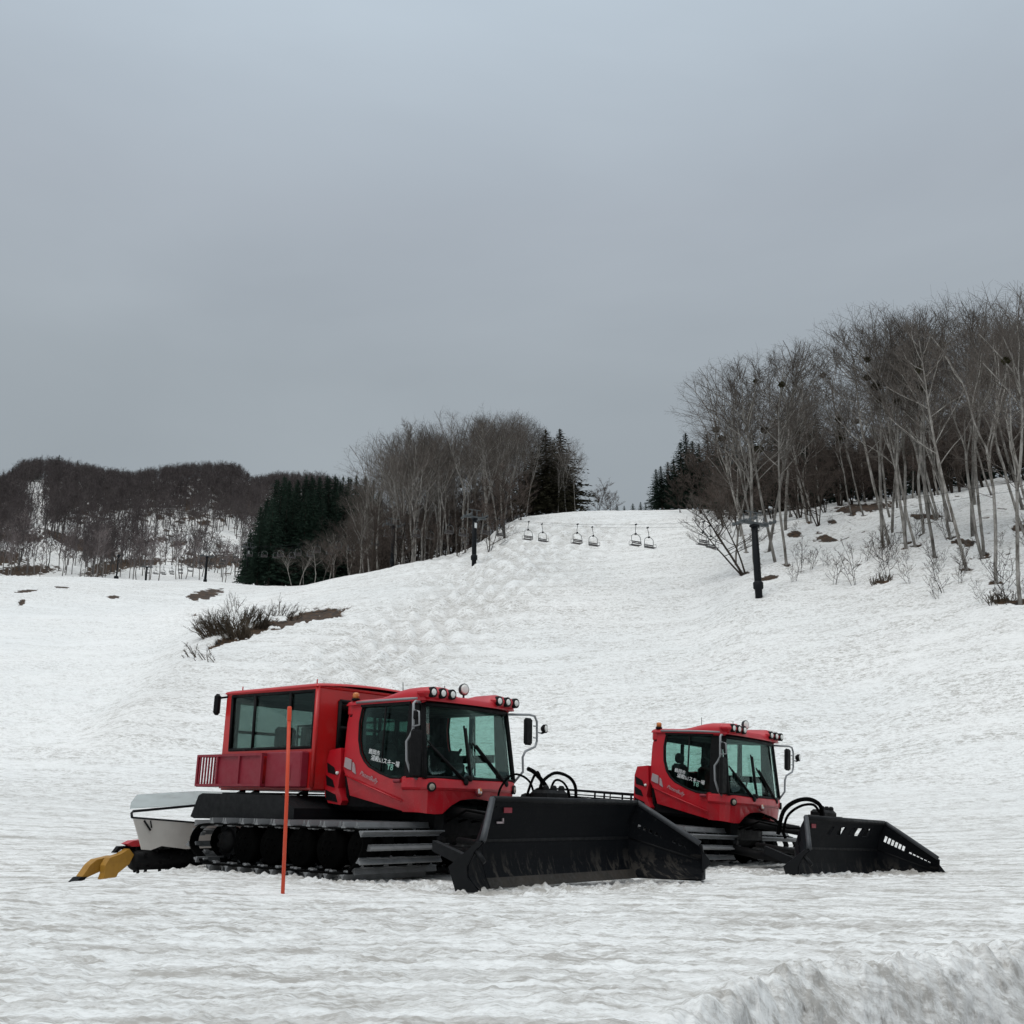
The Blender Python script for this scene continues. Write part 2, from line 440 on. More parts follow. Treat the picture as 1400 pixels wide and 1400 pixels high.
# the hollow at the tail of the near groomer
H -= .36*(1-sstep(-7.1, -5.3, X))*(1-sstep(19.8, 23, Y))*sstep(11, 15.5, Y)*(1-back)
H -= .10*np.exp(-(((X-7.4)/2.2)**2 + ((Y-21.)/2.4)**2))
H -= .07*np.exp(-(((X-1.2)/3.2)**2 + ((Y-16.2)/2.6)**2)) 
def ground(x, y):
    a = math.atan2(x, y); r = math.hypot(x, y)
    i = min(max(int(np.searchsorted(AZ, a)) - 1, 0), len(AZ)-2); j = min(max(int(np.searchsorted(RR, r)) - 1, 0), len(RR)-2)
    s = min(max((a - AZ[i])/(AZ[i+1]-AZ[i]), 0), 1); t = min(max((r - RR[j])/(RR[j+1]-RR[j]), 0), 1)
    return float((H[i,j]*(1-s)+H[i+1,j]*s)*(1-t) + (H[i,j+1]*(1-s)+H[i+1,j+1]*s)*t)
def seen(x_px, y_px, rmin=12, rmax=700):
    """first point of the ground along the line of sight through a photo pixel"""
    a = float(col_az(x_px, y_px)); t = float(tan_el(a, y_px))
    i = int(np.clip(np.searchsorted(AZ, a), 0, len(AZ)-1))
    for j in range(len(RR)):
        if RR[j] > rmin and H[i, j] >= CAMZ + t*RR[j]:
            r = RR[j]; return r*math.sin(a), r*math.cos(a), r
    return rmax*math.sin(a), rmax*math.cos(a), rmax
SOIL = np.zeros_like(H)
PX, PYY = to_px(X, Y, H)
front = (Y > 5) & (np.abs(AA) < R(33))
nz = fbm(X/1.3, Y/1.3, 4)
def soil_patch(cx, cy, wx, wy, slope=0., rlo=40, rhi=300, rag=1.1, amt=1.):
    global SOIL
    d = ((PX - cx)/wx)**2 + ((PYY - cy - slope*(PX - cx))/wy)**2
    k = 1 - sstep(.60, 1.15, d + nz*rag)
    SOIL = np.maximum(SOIL, amt*k*front*(RG > rlo)*(RG < rhi))
for q in [(280,813,25,7,-.18),(438,838,38,10,-.12),(400,846,34,9,-.30),(350,858,36,9,-.42),(308,873,26,6,-.45),(155,816,9,2,0),(36,808,15,2,-.1),
          (30,823,6,4,-.3),(266,840,11,2,-.1),(85,803,12,1.3,0),(1180,694,44,6,-.1),(1138,714,7,3,0),(1085,731,11,5,0),(1130,737,15,5,0),
          (1205,795,10,3,0),(1371,822,13,4,0),(1320,742,20,4,0),(1395,722,14,5,0),(1265,706,22,4,0),(1052,790,16,3,-.2)]:
    soil_patch(*q)
for q in [(25,733,42,8,.1),(110,745,60,9,.35),(35,780,48,8,-.05),(150,776,42,10,-.25),(190,770,40,6,-.1),(222,738,9,4,0),(245,743,12,4,-.1),
          (265,708,14,4,-.2),(280,715,12,4,0),(205,740,8,3,-.2),(150,753,12,5,0),(330,690,30,12,0),(290,768,50,10,0),(0,762,40,10,.1)]:
    soil_patch(*q, rlo=300, rhi=720, rag=1.3, amt=.85)
H -= .45*SOIL*(1-sstep(120, 150, RG))*(1-sstep(600, 700, PX))
nh = fbm(X/9, Y/9, 4)
strip = np.exp(-((PX-47-(PYY-700)*.12)/14)**2)
nh2 = fbm(X/4.5, Y/3.0, 4)
SOIL = np.maximum(SOIL, hill*front*sstep(.12, .45, nh*.6 + nh2*.8 + .45*(1-sstep(690, 725, PYY)) - 1.2*strip)*.8)
SOIL = np.maximum(SOIL, wood*front*sstep(.36, .6, fbm(X/1.8, Y/1.8, 5))*.7)
GRIME = drop*sstep(R(3), R(9), AA)*(1-back) + 0*X
edge2 = edge + fbm(X/3, Y/3, 3)*22
RUN = (1-sstep(-90, 60, edge2))*sstep(800, 835, PYY)*(1-sstep(1040, 1100, PYY))*sstep(-700, -420, edge2 - (PYY-880)*1.2)*mid*(1-back)
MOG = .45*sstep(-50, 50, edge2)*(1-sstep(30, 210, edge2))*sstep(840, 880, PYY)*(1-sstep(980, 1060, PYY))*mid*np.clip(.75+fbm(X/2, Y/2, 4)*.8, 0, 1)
MOG = np.maximum(MOG, np.clip(mog*(1-sstep(.05, .45, mgh + fbm(X/1.1, Y/1.6, 3)*.35)), 0, 1))  # hollows between the moguls greyed, their shade painted into the snow colour
CH = np.zeros_like(H)
for cx, cy, yaw in ((-2., 18., -39.28), (3.56, 22.84, -41.06)):
    c_, s_ = math.cos(R(yaw)), math.sin(R(yaw)); lx = (X-cx)*c_ + (Y-cy)*s_; ly = -(X-cx)*s_ + (Y-cy)*c_
    k_ = np.exp(-((np.abs(ly)-1.9)/1.1)**2)*(1-sstep(3.2, 4.6, np.abs(lx-.4))) + np.exp(-((lx-4.3)/.8)**2)*(1-sstep(1.8, 2.9, np.abs(ly)))
    CH = np.maximum(CH, np.clip(k_, 0, 1))
CHN = np.abs(fbm(X/.28, Y/.28, 4, .6))
H += CH*(CHN*.11 - .035)

# ------------------------------------------------------------------ trees
def seg_mesh(name, P0, P1, R0, R1, mats, midx, n=3):
    P0, P1, R0, R1 = map(np.asarray, (P0, P1, R0, R1))
    d = P1 - P0; L = np.linalg.norm(d, axis=1, keepdims=True); d = d/np.maximum(L, 1e-6)
    ref = np.where(np.abs(d[:, 2:3]) < .9, np.array([[0, 0, 1.]]), np.array([[1., 0, 0]]))
    u = np.cross(d, ref); u /= np.linalg.norm(u, axis=1, keepdims=True); w = np.cross(d, u)
    V = np.zeros((len(P0), 2, n, 3))
    for j in range(n):
        a = 2*math.pi*j/n
        q = u*math.cos(a) + w*math.sin(a)
        V[:, 0, j] = P0 + q*R0[:, None]; V[:, 1, j] = P1 + q*R1[:, None]
    base = (np.arange(len(P0))*2*n)[:, None]
    F = np.concatenate([base + np.array([[j, (j+1) % n, n+(j+1) % n, n+j]]) for j in range(n)], 0)
    mi = None if midx is None else np.tile(np.asarray(midx), n)
    return V.reshape(-1, 3), F, mi
def bare_tree(seed, Ht=20., lean=(0, 0), nl=14, n2=7, n3=6, n4=5, clear=.42, spread=.42, stems=1, rb=.14, tw=.011, up=.75, rf=1.):
    r = random.Random(seed)
    T = []; C = []                                   # trunk and twig segments
    def path(p, d, L, n, r0, r1, out, bend, curl=.25):
        pts = [p]; d = d.normalized()
        for i in range(n):
            d = (d + Vector((r.gauss(0, curl), r.gauss(0, curl), r.gauss(0, curl*.6) + bend))*.5).normalized()
            q = p + d*(L/n)
            a = r0 + (r1-r0)*i/n; b = r0 + (r1-r0)*(i+1)/n
            out.append((tuple(p), tuple(q), a, b)); p = q; pts.append(q)
        return pts
    for s in range(stems):
        ang = r.uniform(0, 6.28)
        off = Vector((math.cos(ang), math.sin(ang), 0))*(.25*s); o0 = off*.2
        d0 = Vector((lean[0], lean[1], 1)) + off*.45*(1 if s else .3)
        hs = Ht*(1 if s == 0 else r.uniform(.75, .98))
        pts = path(o0 + Vector((0, 0, -.4)), d0, hs*.93, 10, rb*(1 if s == 0 else .75), .035*rf, T, .05, .10)
        nls = nl if stems == 1 else max(6, int(nl*.62))
        for k in range(nls):
            f = clear + (.97-clear)*((k+.5)/nls)**.85
            i = min(int(f*10), 9); p = pts[i].lerp(pts[i+1], f*10-i)
            a = k*2.4 + r.uniform(-.5, .5)
            el = up + .35*(f-clear)
            d = Vector((math.cos(a), math.sin(a), el))
            L = hs*spread*(1.05 - .75*((f-clear)/(1-clear))**1.5)*r.uniform(.75, 1.15)*.75
            q2 = path(p, d, L, 5, .05*(1.2-f*.6)*rf, .018*rf, T, .12, .22)
            for m in range(n2):
                g = .25 + .75*(m+r.random())/n2; i2 = min(int(g*5), 4); p2 = q2[i2].lerp(q2[i2+1], g*5-i2)
                dd = (q2[i2+1]-q2[i2]).normalized() + Vector((r.gauss(0, .55), r.gauss(0, .55), r.gauss(.25, .35)))
                q3 = path(p2, dd, L*.42*r.uniform(.6, 1.1), 3, .018*rf, .010*rf, C, .10, .25)
                for m3 in range(n3):
                    g3 = .2 + .8*(m3+r.random())/n3; i3 = min(int(g3*3), 2); p3 = q3[i3].lerp(q3[i3+1], g3*3-i3)
                    d3 = (q3[i3+1]-q3[i3]).normalized() + Vector((r.gauss(0, .6), r.gauss(0, .6), r.gauss(.2, .4)))
                    q4 = path(p3, d3, r.uniform(.5, 1.0)*Ht/20, 2, tw, tw*.7, C, .05, .3)
                    for m4 in range(n4-1):
                        p4 = q4[0].lerp(q4[2], r.uniform(.3, 1))
                        d4 = (q4[2]-q4[0]).normalized() + Vector((r.gauss(0, .6), r.gauss(0, .6), r.gauss(.15, .4)))
                        e = p4 + d4.normalized()*r.uniform(.25, .65)*Ht/20
                        C.append((tuple(p4), tuple(e), tw*.8, tw*.5))
    def arr(S): return [np.array([q[i] for q in S]) for i in range(4)]
    return arr(T), arr(C)
def tree_meshes(name, spec, bark, twig, n=5):
    T, C = spec
    V, F, _ = seg_mesh('t', *T, None, None, n=n); tm = np_mesh(name + '_trunk', V, F, [bark], smooth=True)
    V, F, _ = seg_mesh('c', *C, None, None, n=3); cm = np_mesh(name + '_crown', V, F, [twig])
    return tm, cm
def vase_tree(seed, Ht=20., lean=(0, 0), fork=.36, limbs=4, wide=1., rb=.14, tw=.0085):
    r = random.Random(seed); T = []; C = []
    lens = [fork, .22, .16, .105, .062, .032]; rads = [(rb, rb*.68), (rb*.5, .042), (.042, .028), (.026, .017), (.013, .008), (tw*.75, tw*.45)]
    kids = [limbs, 3, 3, 5, 6]; ang = [.26*wide, .46*wide, .62, .8, .95]
    def grow(p, d, lv, first=False):
        L = Ht*lens[lv]*(r.uniform(.78, 1.2) if lv else 1); n = (7, 5, 3, 2, 1, 1)[lv]; r0, r1 = rads[lv]
        out = T if lv < 3 else C; pts = [p]
        for i in range(n):
            w = .05 if lv == 0 else .13
            d = (d + Vector((r.gauss(0, w), r.gauss(0, w), r.gauss(0, w*.5) + (.09 if lv in (1, 2) else .03)))).normalized()
            q = pts[-1] + d*(L/n)
            if lv > 1 and (q.x-ax_.x)**2/(Ht*.31*wide)**2 + (q.y-ax_.y)**2/(Ht*.31*wide)**2 + ((q.z-Ht*.60)/(Ht*.325))**2 > r.uniform(.9, 1.12): n = i; break
            out.append((tuple(pts[-1]), tuple(q), r0+(r1-r0)*i/n, r0+(r1-r0)*(i+1)/n)); pts.append(q)
        if lv == 5 or n == 0: return
        k = kids[lv] + (r.choice((-1, 0, 0, 1)) if lv in (0, 1) else 0); a0 = r.uniform(0, 6.28)
        u = d.orthogonal().normalized(); w_ = d.cross(u)
        for m in range(k):
            a = a0 + 6.283*m/k + r.uniform(-.4, .4)
            tip = m == 0 and lv > 0
            f = 1. if (tip or lv == 0 and m < 2) else r.uniform(.55 if lv == 0 else .30, 1.)
            i = min(int(f*n), n-1); b = pts[i].lerp(pts[i+1], f*n-i)
            an = ang[lv]*r.uniform(.55, 1.3)*(.4 if tip else 1)
            grow(b, (d*math.cos(an) + (u*math.cos(a) + w_*math.sin(a))*math.sin(an)).normalized(), lv+1)
        if lv in (0, 1):                                     # a few thin side shoots low on the stem
            for m in range(3):
                f = r.uniform(.45, .95); i = min(int(f*n), n-1); b = pts[i].lerp(pts[i+1], f*n-i); a = r.uniform(0, 6.28)
                grow(b, (d*.5 + u*math.cos(a) + w_*math.sin(a)).normalized(), 3)
    ax_ = Vector((lean[0]*Ht*.5, lean[1]*Ht*.5, 0))
    grow(Vector((0, 0, -.4)), Vector((lean[0], lean[1], 1)).normalized(), 0)
    zz = sorted(q[1][2] for q in C); s = Ht/zz[int(len(zz)*.995)]
    arr = lambda S: [np.array([q[0] for q in S])*s, np.array([q[1] for q in S])*s, np.array([q[2] for q in S]), np.array([q[3] for q in S])]
    return arr(T), arr(C)
BARE = []
for i in range(10):
    r = random.Random(100+i); ln = (r.uniform(-.17, .03), r.uniform(-.08, .08))
    if i in (3, 8): sp = bare_tree(i, 20, ln, clear=.42, nl=15, n2=6, n3=5, n4=4, spread=.36)
    else: sp = vase_tree(500+i, 20, ln, fork=r.uniform(.34, .48), limbs=r.choice((3, 4, 4, 5)), wide=r.uniform(.85, 1.15), rb=r.uniform(.10, .15))
    BARE.append(tree_meshes('bare_tree', sp, M_['bark'], M_['twig']))
BUSHY = []                                            # brushy low-crowned ones at the edges
for i in range(3):
    BUSHY.append(tree_meshes('brush_tree', bare_tree(40+i, 12, (.1, 0), stems=3, clear=.12, nl=16, n2=7, n3=5, n4=4, spread=.62, rb=.11, up=.55, tw=.013), M_['dark_bark'], M_['dark_twig']))
def hill_tree(seed):
    r = random.Random(seed); T = []; C = []; top = 14
    p = Vector((0, 0, -.5)); d = Vector((r.gauss(0, .06), r.gauss(0, .06), 1))
    pts = [p]
    for i in range(4): q = pts[-1] + d*3.2 + Vector((r.gauss(0, .2), r.gauss(0, .2), 0)); T.append((tuple(pts[-1]), tuple(q), .20-.04*i, .16-.04*i)); pts.append(q)
    for k in range(9):
        f = .38 + .6*k/9; i = min(int(f*4), 3); b = pts[i].lerp(pts[i+1], f*4-i); a = k*2.4
        e = b + Vector((math.cos(a)*2.6*(1.25-f), math.sin(a)*2.6*(1.25-f), 2.3+r.random())); C.append((tuple(b), tuple(e), .07, .04))
        for m in range(5):
            b2 = b.lerp(e, r.uniform(.25, 1)); e2 = b2 + Vector((r.gauss(0, .9), r.gauss(0, .9), r.uniform(.4, 1.7))); C.append((tuple(b2), tuple(e2), .045, .03))
            for n_ in range(3): b3 = b2.lerp(e2, r.uniform(.2, .9)); e3 = b3 + Vector((r.gauss(0, .55), r.gauss(0, .55), r.uniform(.2, 1.))); C.append((tuple(b3), tuple(e3), .035, .02))
    arr = lambda S: [np.array([q[i] for q in S]) for i in range(4)]
    return arr(T), arr(C)
HILL = [hill_tree(60+i) for i in range(5)]
HILLM = []
for T, C in HILL:
    V1, F1, _ = seg_mesh('t', *T, None, None, n=3); V2, F2, _ = seg_mesh('c', *C, None, None, n=3)
    HILLM.append(np_mesh('hill_tree', np.concatenate([V1, V2]), np.concatenate([F1, F2+len(V1)]), [M_['hill_bark'], M_['hill_twig']],
                         np.concatenate([np.zeros(len(F1)), np.ones(len(F2))])))
def conifer(seed, Ht=22., w=.17, mat='needle', dens=1.25):
    r = random.Random(seed); g = np.random.default_rng(seed)
    T = [np.array([(0, 0, -.4), (0, 0, Ht*.5)]), np.array([(0, 0, Ht*.5), (0, 0, Ht*.985)]), np.array([.22, .13]), np.array([.13, .02])]
    V, F, _ = seg_mesh('t', *T, None, None, n=7); tm = np_mesh('conifer_trunk', V, F, [M_['dark_bark']], smooth=True)
    vs = []; fs = []
    nb = int(150*dens)
    for k in range(nb):
        f = (k/nb)**.9; z = Ht*(.10+.885*f)
        L = Ht*w*((1-f)**.72 + .04)*r.uniform(.65, 1.15); a = k*2.39996 + r.uniform(-.4, .4)
        d = np.array([math.cos(a), math.sin(a), 0]); s = np.array([-d[1], d[0], 0])
        m = max(5, int(16*(1-f)) + 5)
        for q in range(m):                            # sprays of needles along the drooping bough
            t = (q+r.random())/m
            c = d*L*t + np.array([0, 0, z - L*.38*t + L*.10*t*t]) + g.normal(size=3)*np.array([.12, .12, .10])*(.5+L*.18)
            sz = (.55*(1-.45*t))*(.35+.22*L)
            for h in range(2):
                ax = d*r.uniform(.4, 1) + s*r.uniform(-.8, .8) + np.array([0, 0, r.uniform(-.5, .15)]); ax /= np.linalg.norm(ax)
                n2 = np.cross(ax, g.normal(size=3)); n2 /= np.linalg.norm(n2)
                b = len(vs)
                vs += [c - n2*sz*.28, c + ax*sz*1.15, c + n2*sz*.28, c - ax*sz*.45]
                fs.append((b, b+1, b+2, b+3))
    for k in range(8):                                # leader
        a = k*2.4; b = len(vs); z = Ht*(1-.012*k)
        d = np.array([math.cos(a), math.sin(a), 0])*.16
        vs += [np.array([0, 0, z-.9]), d + np.array([0, 0, z-.6]), np.array([0, 0, z]), -d + np.array([0, 0, z-.7])]; fs.append((b, b+1, b+2, b+3))
    cm = np_mesh('conifer_crown', np.array(vs), np.array(fs), [M_[mat]])
    return tm, cm
CON = [conifer(200+i, 22, r_) for i, r_ in enumerate((.19, .21, .23, .20))]
CONB = [conifer(230+i, 22, .25, 'needle_brown') for i in range(2)]
def mistletoe_mesh(seed):
    g = np.random.default_rng(seed); vs = []; fs = []
    for k in range(260):
        d = g.normal(size=3); d /= np.linalg.norm(d); c = d*g.uniform(.05, .5)**.7*.75
        a = g.normal(size=3)*.14; b_ = g.normal(size=3)*.10; b = len(vs)
        vs += [c-a, c+b_, c+a, c-b_]; fs.append((b, b+1, b+2, b+3))
    return np_mesh('mistletoe', np.array(vs), np.array(fs), [M_['mistletoe']])
MIST = [mistletoe_mesh(s) for s in (1, 2)]

def put_tree(name, meshes, x, y, h, base_h, label, cat, group, mist=0, rot=None, sx=1.):
    z = ground(x, y)
    s = h/base_h
    M = Matrix.Translation((x, y, z-.15)) @ Euler((0, 0, rot if rot is not None else random.uniform(0, 6.28))).to_matrix().to_4x4() @ Matrix.Diagonal((s*sx, s*sx, s, 1))
    o = empty(name, M); tag(o, label, cat, group)
    obj('trunk', meshes[0], o); obj('crown', meshes[1], o)
    for k in range(mist):
        C = meshes[0].vertices
        vi = random.randrange(len(C)); p = C[vi].co
        for _ in range(60):
            if base_h*.58 < p.z < base_h*.9: break
            p = C[random.randrange(len(C))].co
        q = random.uniform(.4, .85)/s
        obj('mistletoe', random.choice(MIST), o, Matrix.Translation(p) @ Matrix.Diagonal((q, q, q, 1)))
    return o
def skyline(pts, x): return float(np.interp(x, [p[0] for p in pts], [p[1] for p in pts]))
def height_to(x, y, row):
    a = math.atan2(x, y); r = math.hypot(x, y)
    return CAMZ + float(tan_el(a, row))*r - ground(x, y)
def px_of(x, y, z): q = to_px(np.array(x), np.array(y), np.array(z)); return float(q[0]), float(q[1])

WELLS = []
R_SKY = [(930,585),(945,552),(965,520),(1010,495),(1060,480),(1120,466),(1180,450),(1220,426),(1290,415),(1340,412),(1400,402),(1500,385),(1700,360)]
# ---- stand of bare trees on the right-hand bank
special = [ # px, row of the base, lean key, height row
 (1037,772,'pale forked birch-like tree right behind the dark lift tower',0), (1075,770,'slender pale tree a little right of the dark lift tower',3),
 (1152,690,'lone straight pale trunk at the far edge of the mound',1), (1238,742,'pale leaning trunk in a pair at the wood edge',5), (1252,745,'second pale leaning trunk, darker foot, at the wood edge',7),
 (1278,762,'blackish leaning trunk with dark foot at the wood edge',3), (1322,778,'thin pale trunk with dark melt ring at its foot',8), (1361,797,'thick pale birch-like trunk lowest on the bank',5),
 (1394,822,'dark trunk at the very edge of the photo on the right',1), (1345,762,'twin pale trunks in the middle of the right wood',2), (1300,735,'pale trunk behind the dark leaning one',1)]
for px, row, lab, v in special:
    x, y, r = seen(px, row, 60)
    h = height_to(x, y, skyline(R_SKY, px) + random.uniform(4, 30))
    put_tree('bare_tree', BARE[v], x, y, min(max(h, 12), 26), 20, lab, 'tree', 'bare trees on the right-hand bank', mist=random.choice((0, 1, 2)), rot=random.uniform(-.6, .6))
    WELLS.append((x, y))
placed = 0; tries = 0; spots = []
while placed < 58 and tries < 4000:
    tries += 1
    px = random.uniform(1015, 1560); r = 78 + 66*random.random()**1.5
    if px < 1205 and r < (118 if px > 1085 else 98): continue
    if px >= 1205 and r < 96 - (px-1205)*.055: continue
    if r < 84 and random.random() < .6: continue
    a = float(col_az(px)); x, y = r*math.sin(a), r*math.cos(a)
    if any((x-p[0])**2 + (y-p[1])**2 < 2.6 for p in spots): continue
    h = height_to(x, y, skyline(R_SKY, px) + 4 + abs(random.gauss(0, 22)) + (38 if r > 112 else 0))
    if h < 9: h = random.uniform(9, 12)
    h = min(h, 24)
    spots.append((x, y)); placed += 1
    if r > 118: lab = 'thin grey bare tree deep in the wood on the right-hand bank'
    elif px < 1160: lab = 'grey bare tree with open fan crown at the left end of the right wood'
    else: lab = 'pale trunked bare tree near the front of the right wood'
    put_tree('bare_tree', random.choice(BARE), x, y, h, 20, lab, 'tree', 'bare trees on the right-hand bank', mist=(random.choice((1, 2)) if random.random() < .2 else 0), rot=random.gauss(0, .5), sx=1.1)
    WELLS.append((x, y))
# dark conifers within and beyond that wood
con_sky = [(895,640),(905,630),(920,626),(946,588),(965,596),(985,585),(1010,590),(1060,575),(1105,545),(1135,555),(1200,590),(1290,560),(1400,560),(1600,540)]
for k, px in enumerate([902, 909, 919, 927, 938, 946, 955, 964, 976, 990, 1003, 1018, 1040, 1075, 1094, 1104, 1118, 1132, 1165, 1200, 1235, 1270, 1300, 1330, 1360, 1392, 1430, 1475]):
    r = random.uniform(165, 185) if px < 1000 else random.uniform(142, 160)
    a = float(col_az(px)); x, y = r*math.sin(a), r*math.cos(a)
    h = max(8, height_to(x, y, skyline(con_sky, px) + random.uniform(0, 10)))
    lab = ('dark conifer at the edge of the piste right of the gap' if px < 1000 else 'dark conifer standing behind the bare trees of the right wood')
    if px == 902: lab = 'outermost narrow dark conifer beside the gap at the top of the piste'
    if px == 946: lab = 'tallest dark conifer at the left edge of the right wood'
    put_tree('conifer', CON[k % 4], x, y, h, 22, lab, 'conifer', 'dark conifers of the right wood', sx=1.7)
for k in range(96):
    px = 985 + 575*(k+random.random())/96; r = random.uniform(126, 176); a = float(col_az(px)); x, y = r*math.sin(a), r*math.cos(a)
    h = max(7, height_to(x, y, skyline([(985, 625), (1040, 600), (1100, 578), (1250, 560), (1400, 545), (1560, 530)], px) + random.uniform(-12, 55)))
    put_tree('brush_tree', BUSHY[k % 3], x, y, h, 12, 'dark brushy tree filling the back of the wood on the right-hand bank', 'tree', 'brushy trees at the back of the right wood', sx=1.25)
for k, (px, r, top, sx, lab) in enumerate([(1034, 98, 505, 1.3, 'wide crowned bare tree at the far left end of the right wood'), (1052, 108, 484, 1.3, 'tall bare tree with a rounded crown just left of the lift tower'),
        (1006, 104, 535, 1.2, 'bare tree whose crown reaches furthest out over the piste'), (1078, 118, 474, 1.3, 'rounded bare tree between the lift tower and the long mound'), (1110, 122, 466, 1.3, 'bare tree with open crown behind the long mound')]):
    a = float(col_az(px)); x, y = r*math.sin(a), r*math.cos(a)
    put_tree('bare_tree', BARE[(1, 0, 4, 5, 7)[k]], x, y, height_to(x, y, top), 20, lab, 'tree', 'bare trees on the right-hand bank', mist=k % 3, sx=sx, rot=(0, 2.4, 3.1, .4, 5.)[k]); WELLS.append((x, y))
# brushy crowned trees at the left foot of the right wood
for k, (px, row, top, lab) in enumerate([(958,705,600,'brushy brown bare tree in front of the tallest right conifer'),(985,712,585,'brushy brown bare tree left of the dark lift tower'),
        (1010,735,610,'low brushy bare tree close behind the dark lift tower'),(930,702,645,'small brown brushy tree in front of the outermost conifers'),(1120,725,590,'brushy tree on the mound right of the lift tower')]):
    x, y, r = seen(px, row, 60); x *= 1.02; y *= 1.02
    put_tree('brush_tree', BUSHY[k % 3], x, y, max(6, height_to(x, y, top)), 12, lab, 'tree', 'brushy trees beside the right wood'); WELLS.append((x, y))
# the low multi-stemmed tree that leans out over the snow
LEAN = tree_meshes('leaning_tree', bare_tree(77, 11, (-.55, 0), stems=4, clear=.30, nl=13, n2=6, n3=5, n4=4, spread=.6, rb=.16, up=.35), M_['dark_bark'], M_['twig'])
x, y, r = seen(1018, 783, 60)
put_tree('leaning_tree', LEAN, x, y, height_to(x, y, 655), 11, 'many-stemmed dark tree leaning left over the snow beside the lift tower', 'tree', None, rot=0.); WELLS.append((x, y))
# saplings on the snow in front of the right wood
SAP = [tree_meshes('sapling', bare_tree(300+i, 4, (.35*(-1)**i, 0), stems=3, clear=.2, nl=6, n2=3, n3=3, n4=3, spread=.42, rb=.026, tw=.0075, rf=.34), M_['dark_bark'], M_['twig'], 4) for i in range(3)]
for k, (px, row, top, lab) in enumerate([(1107,780,733,'small forked sapling between the lift tower and the wood'),(1140,800,745,'leaning thin sapling left of the brown tuft'),(1170,800,725,'tall leaning sapling with fanned twigs'),
        (1182,770,720,'thin sapling just below the long mound'),(1215,790,705,'dark leaning sapling with a long stem'),(1245,798,740,'bent sapling in front of the leaning pair of trunks'),(1282,820,770,'low sapling at the snow edge of the right wood'),
        (1312,800,750,'slim sapling beside the melt ring'),(1345,825,780,'twiggy sapling beside the red-brown tuft'),(1372,805,740,'upright sapling in front of the thick pale trunk'),(1088,795,770,'tiny sapling close to the foot of the lift tower'),(1132,778,752,'tiny upright sapling on the snow below the mound')]):
    x, y, r = seen(px, row, 50)
    put_tree('sapling', SAP[k % 3], x, y, max(1.5, height_to(x, y, top)), 4, lab, 'sapling', 'saplings on the snow by the right wood')
for k in range(24):
    px = random.uniform(1075, 1420); row = random.uniform(715, 800) + (px-1075)*.06; x, y, r = seen(px, row, 55)
    put_tree('sapling', SAP[k % 3], x, y, random.uniform(1.6, 4.2), 4, 'thin leafless sapling scattered over the snow on the bank of the right wood', 'sapling', 'thin saplings scattered on the bank of the right wood', rot=random.gauss(0, .6))
# ---- the middle wood beside the piste
M_SKY = [(440,760),(470,735),(492,690),(505,640),(520,605),(545,583),(580,571),(620,563),(680,560),(715,570),(745,578),(775,592),(800,622),(812,650),(845,680),(870,690)]
spots = []; placed = 0; tries = 0
while placed < 84 and tries < 4000:
    tries += 1
    px = random.uniform(488, 800); r = random.uniform(142, 200)
    if px > 690 and r < 152: continue
    if px > 735 and r < 166: continue
    a = float(col_az(px)); x, y = r*math.sin(a), r*math.cos(a)
    if any((x-p[0])**2 + (y-p[1])**2 < 3 for p in spots): continue
    h = height_to(x, y, skyline(M_SKY, px) + abs(random.gauss(0, 14)))
    if h < 7: continue
    h = min(h, 27); spots.append((x, y)); placed += 1
    lab = ('grey bare tree at the front of the middle wood beside the piste' if r < 160 else 'grey bare tree deep in the domed middle wood')
    put_tree('bare_tree', random.choice(BARE), x, y, h, 20, lab, 'tree', 'bare trees of the middle wood', mist=(random.choice((1, 2)) if random.random() < .12 and px > 600 else 0))
    WELLS.append((x, y))
for k, (px, row, top, lab) in enumerate([(690,745,640,'brushy bare tree at the piste edge of the middle wood'),(712,716,640,'reddish brushy tree left of the big brown conifer'),(735,705,630,'brushy bare tree at the foot of the big brown conifer'),
        (765,700,640,'low brushy tree right under the big brown conifer'),(668,760,680,'low bush-like tree right of the lift tower with the white plate'),(815,697,655,'brown round bush-like tree at the top edge of the piste'),(835,695,668,'small brown bush-like tree at the top edge of the piste'),
        (480,790,715,'brown brushy tree in front of the conifer grove'),(508,782,668,'brown spreading brushy tree at the left end of the middle wood'),(455,797,735,'small brown brushy tree below the conifer grove'),(380,800,722,'pale fan-shaped bare tree in front of the dark conifer grove'),
        (540,778,690,'brushy tree behind the dark lift tower on the ridge'),(590,772,700,'brushy undergrowth tree in the front of the middle wood'),(625,765,705,'brushy undergrowth tree left of the lift tower with the white plate')]):
    x, y, r = seen(px, row, 60); f = 1.05 if px > 560 or px < 390 else 1.1
    if r > 350: r0 = 196; x, y = x*r0/r, y*r0/r
    x *= f; y *= f
    put_tree('brush_tree', BUSHY[k % 3], x, y, max(4, height_to(x, y, top)), 12, lab, 'tree', 'brushy trees along the middle wood', sx=1.15)
for k in range(46):
    px = 485 + 285*(k+random.random())/46; r = random.uniform(168, 212); a = float(col_az(px)); x, y = r*math.sin(a), r*math.cos(a)
    h = max(6, height_to(x, y, skyline([(485, 760), (520, 700), (600, 655), (700, 640), (770, 665)], px) + random.uniform(-15, 45)))
    put_tree('brush_tree', BUSHY[k % 3], x, y, h, 12, 'dark brushy tree filling the back of the middle wood beside the piste', 'tree', 'brushy trees at the back of the middle wood', sx=1.3)
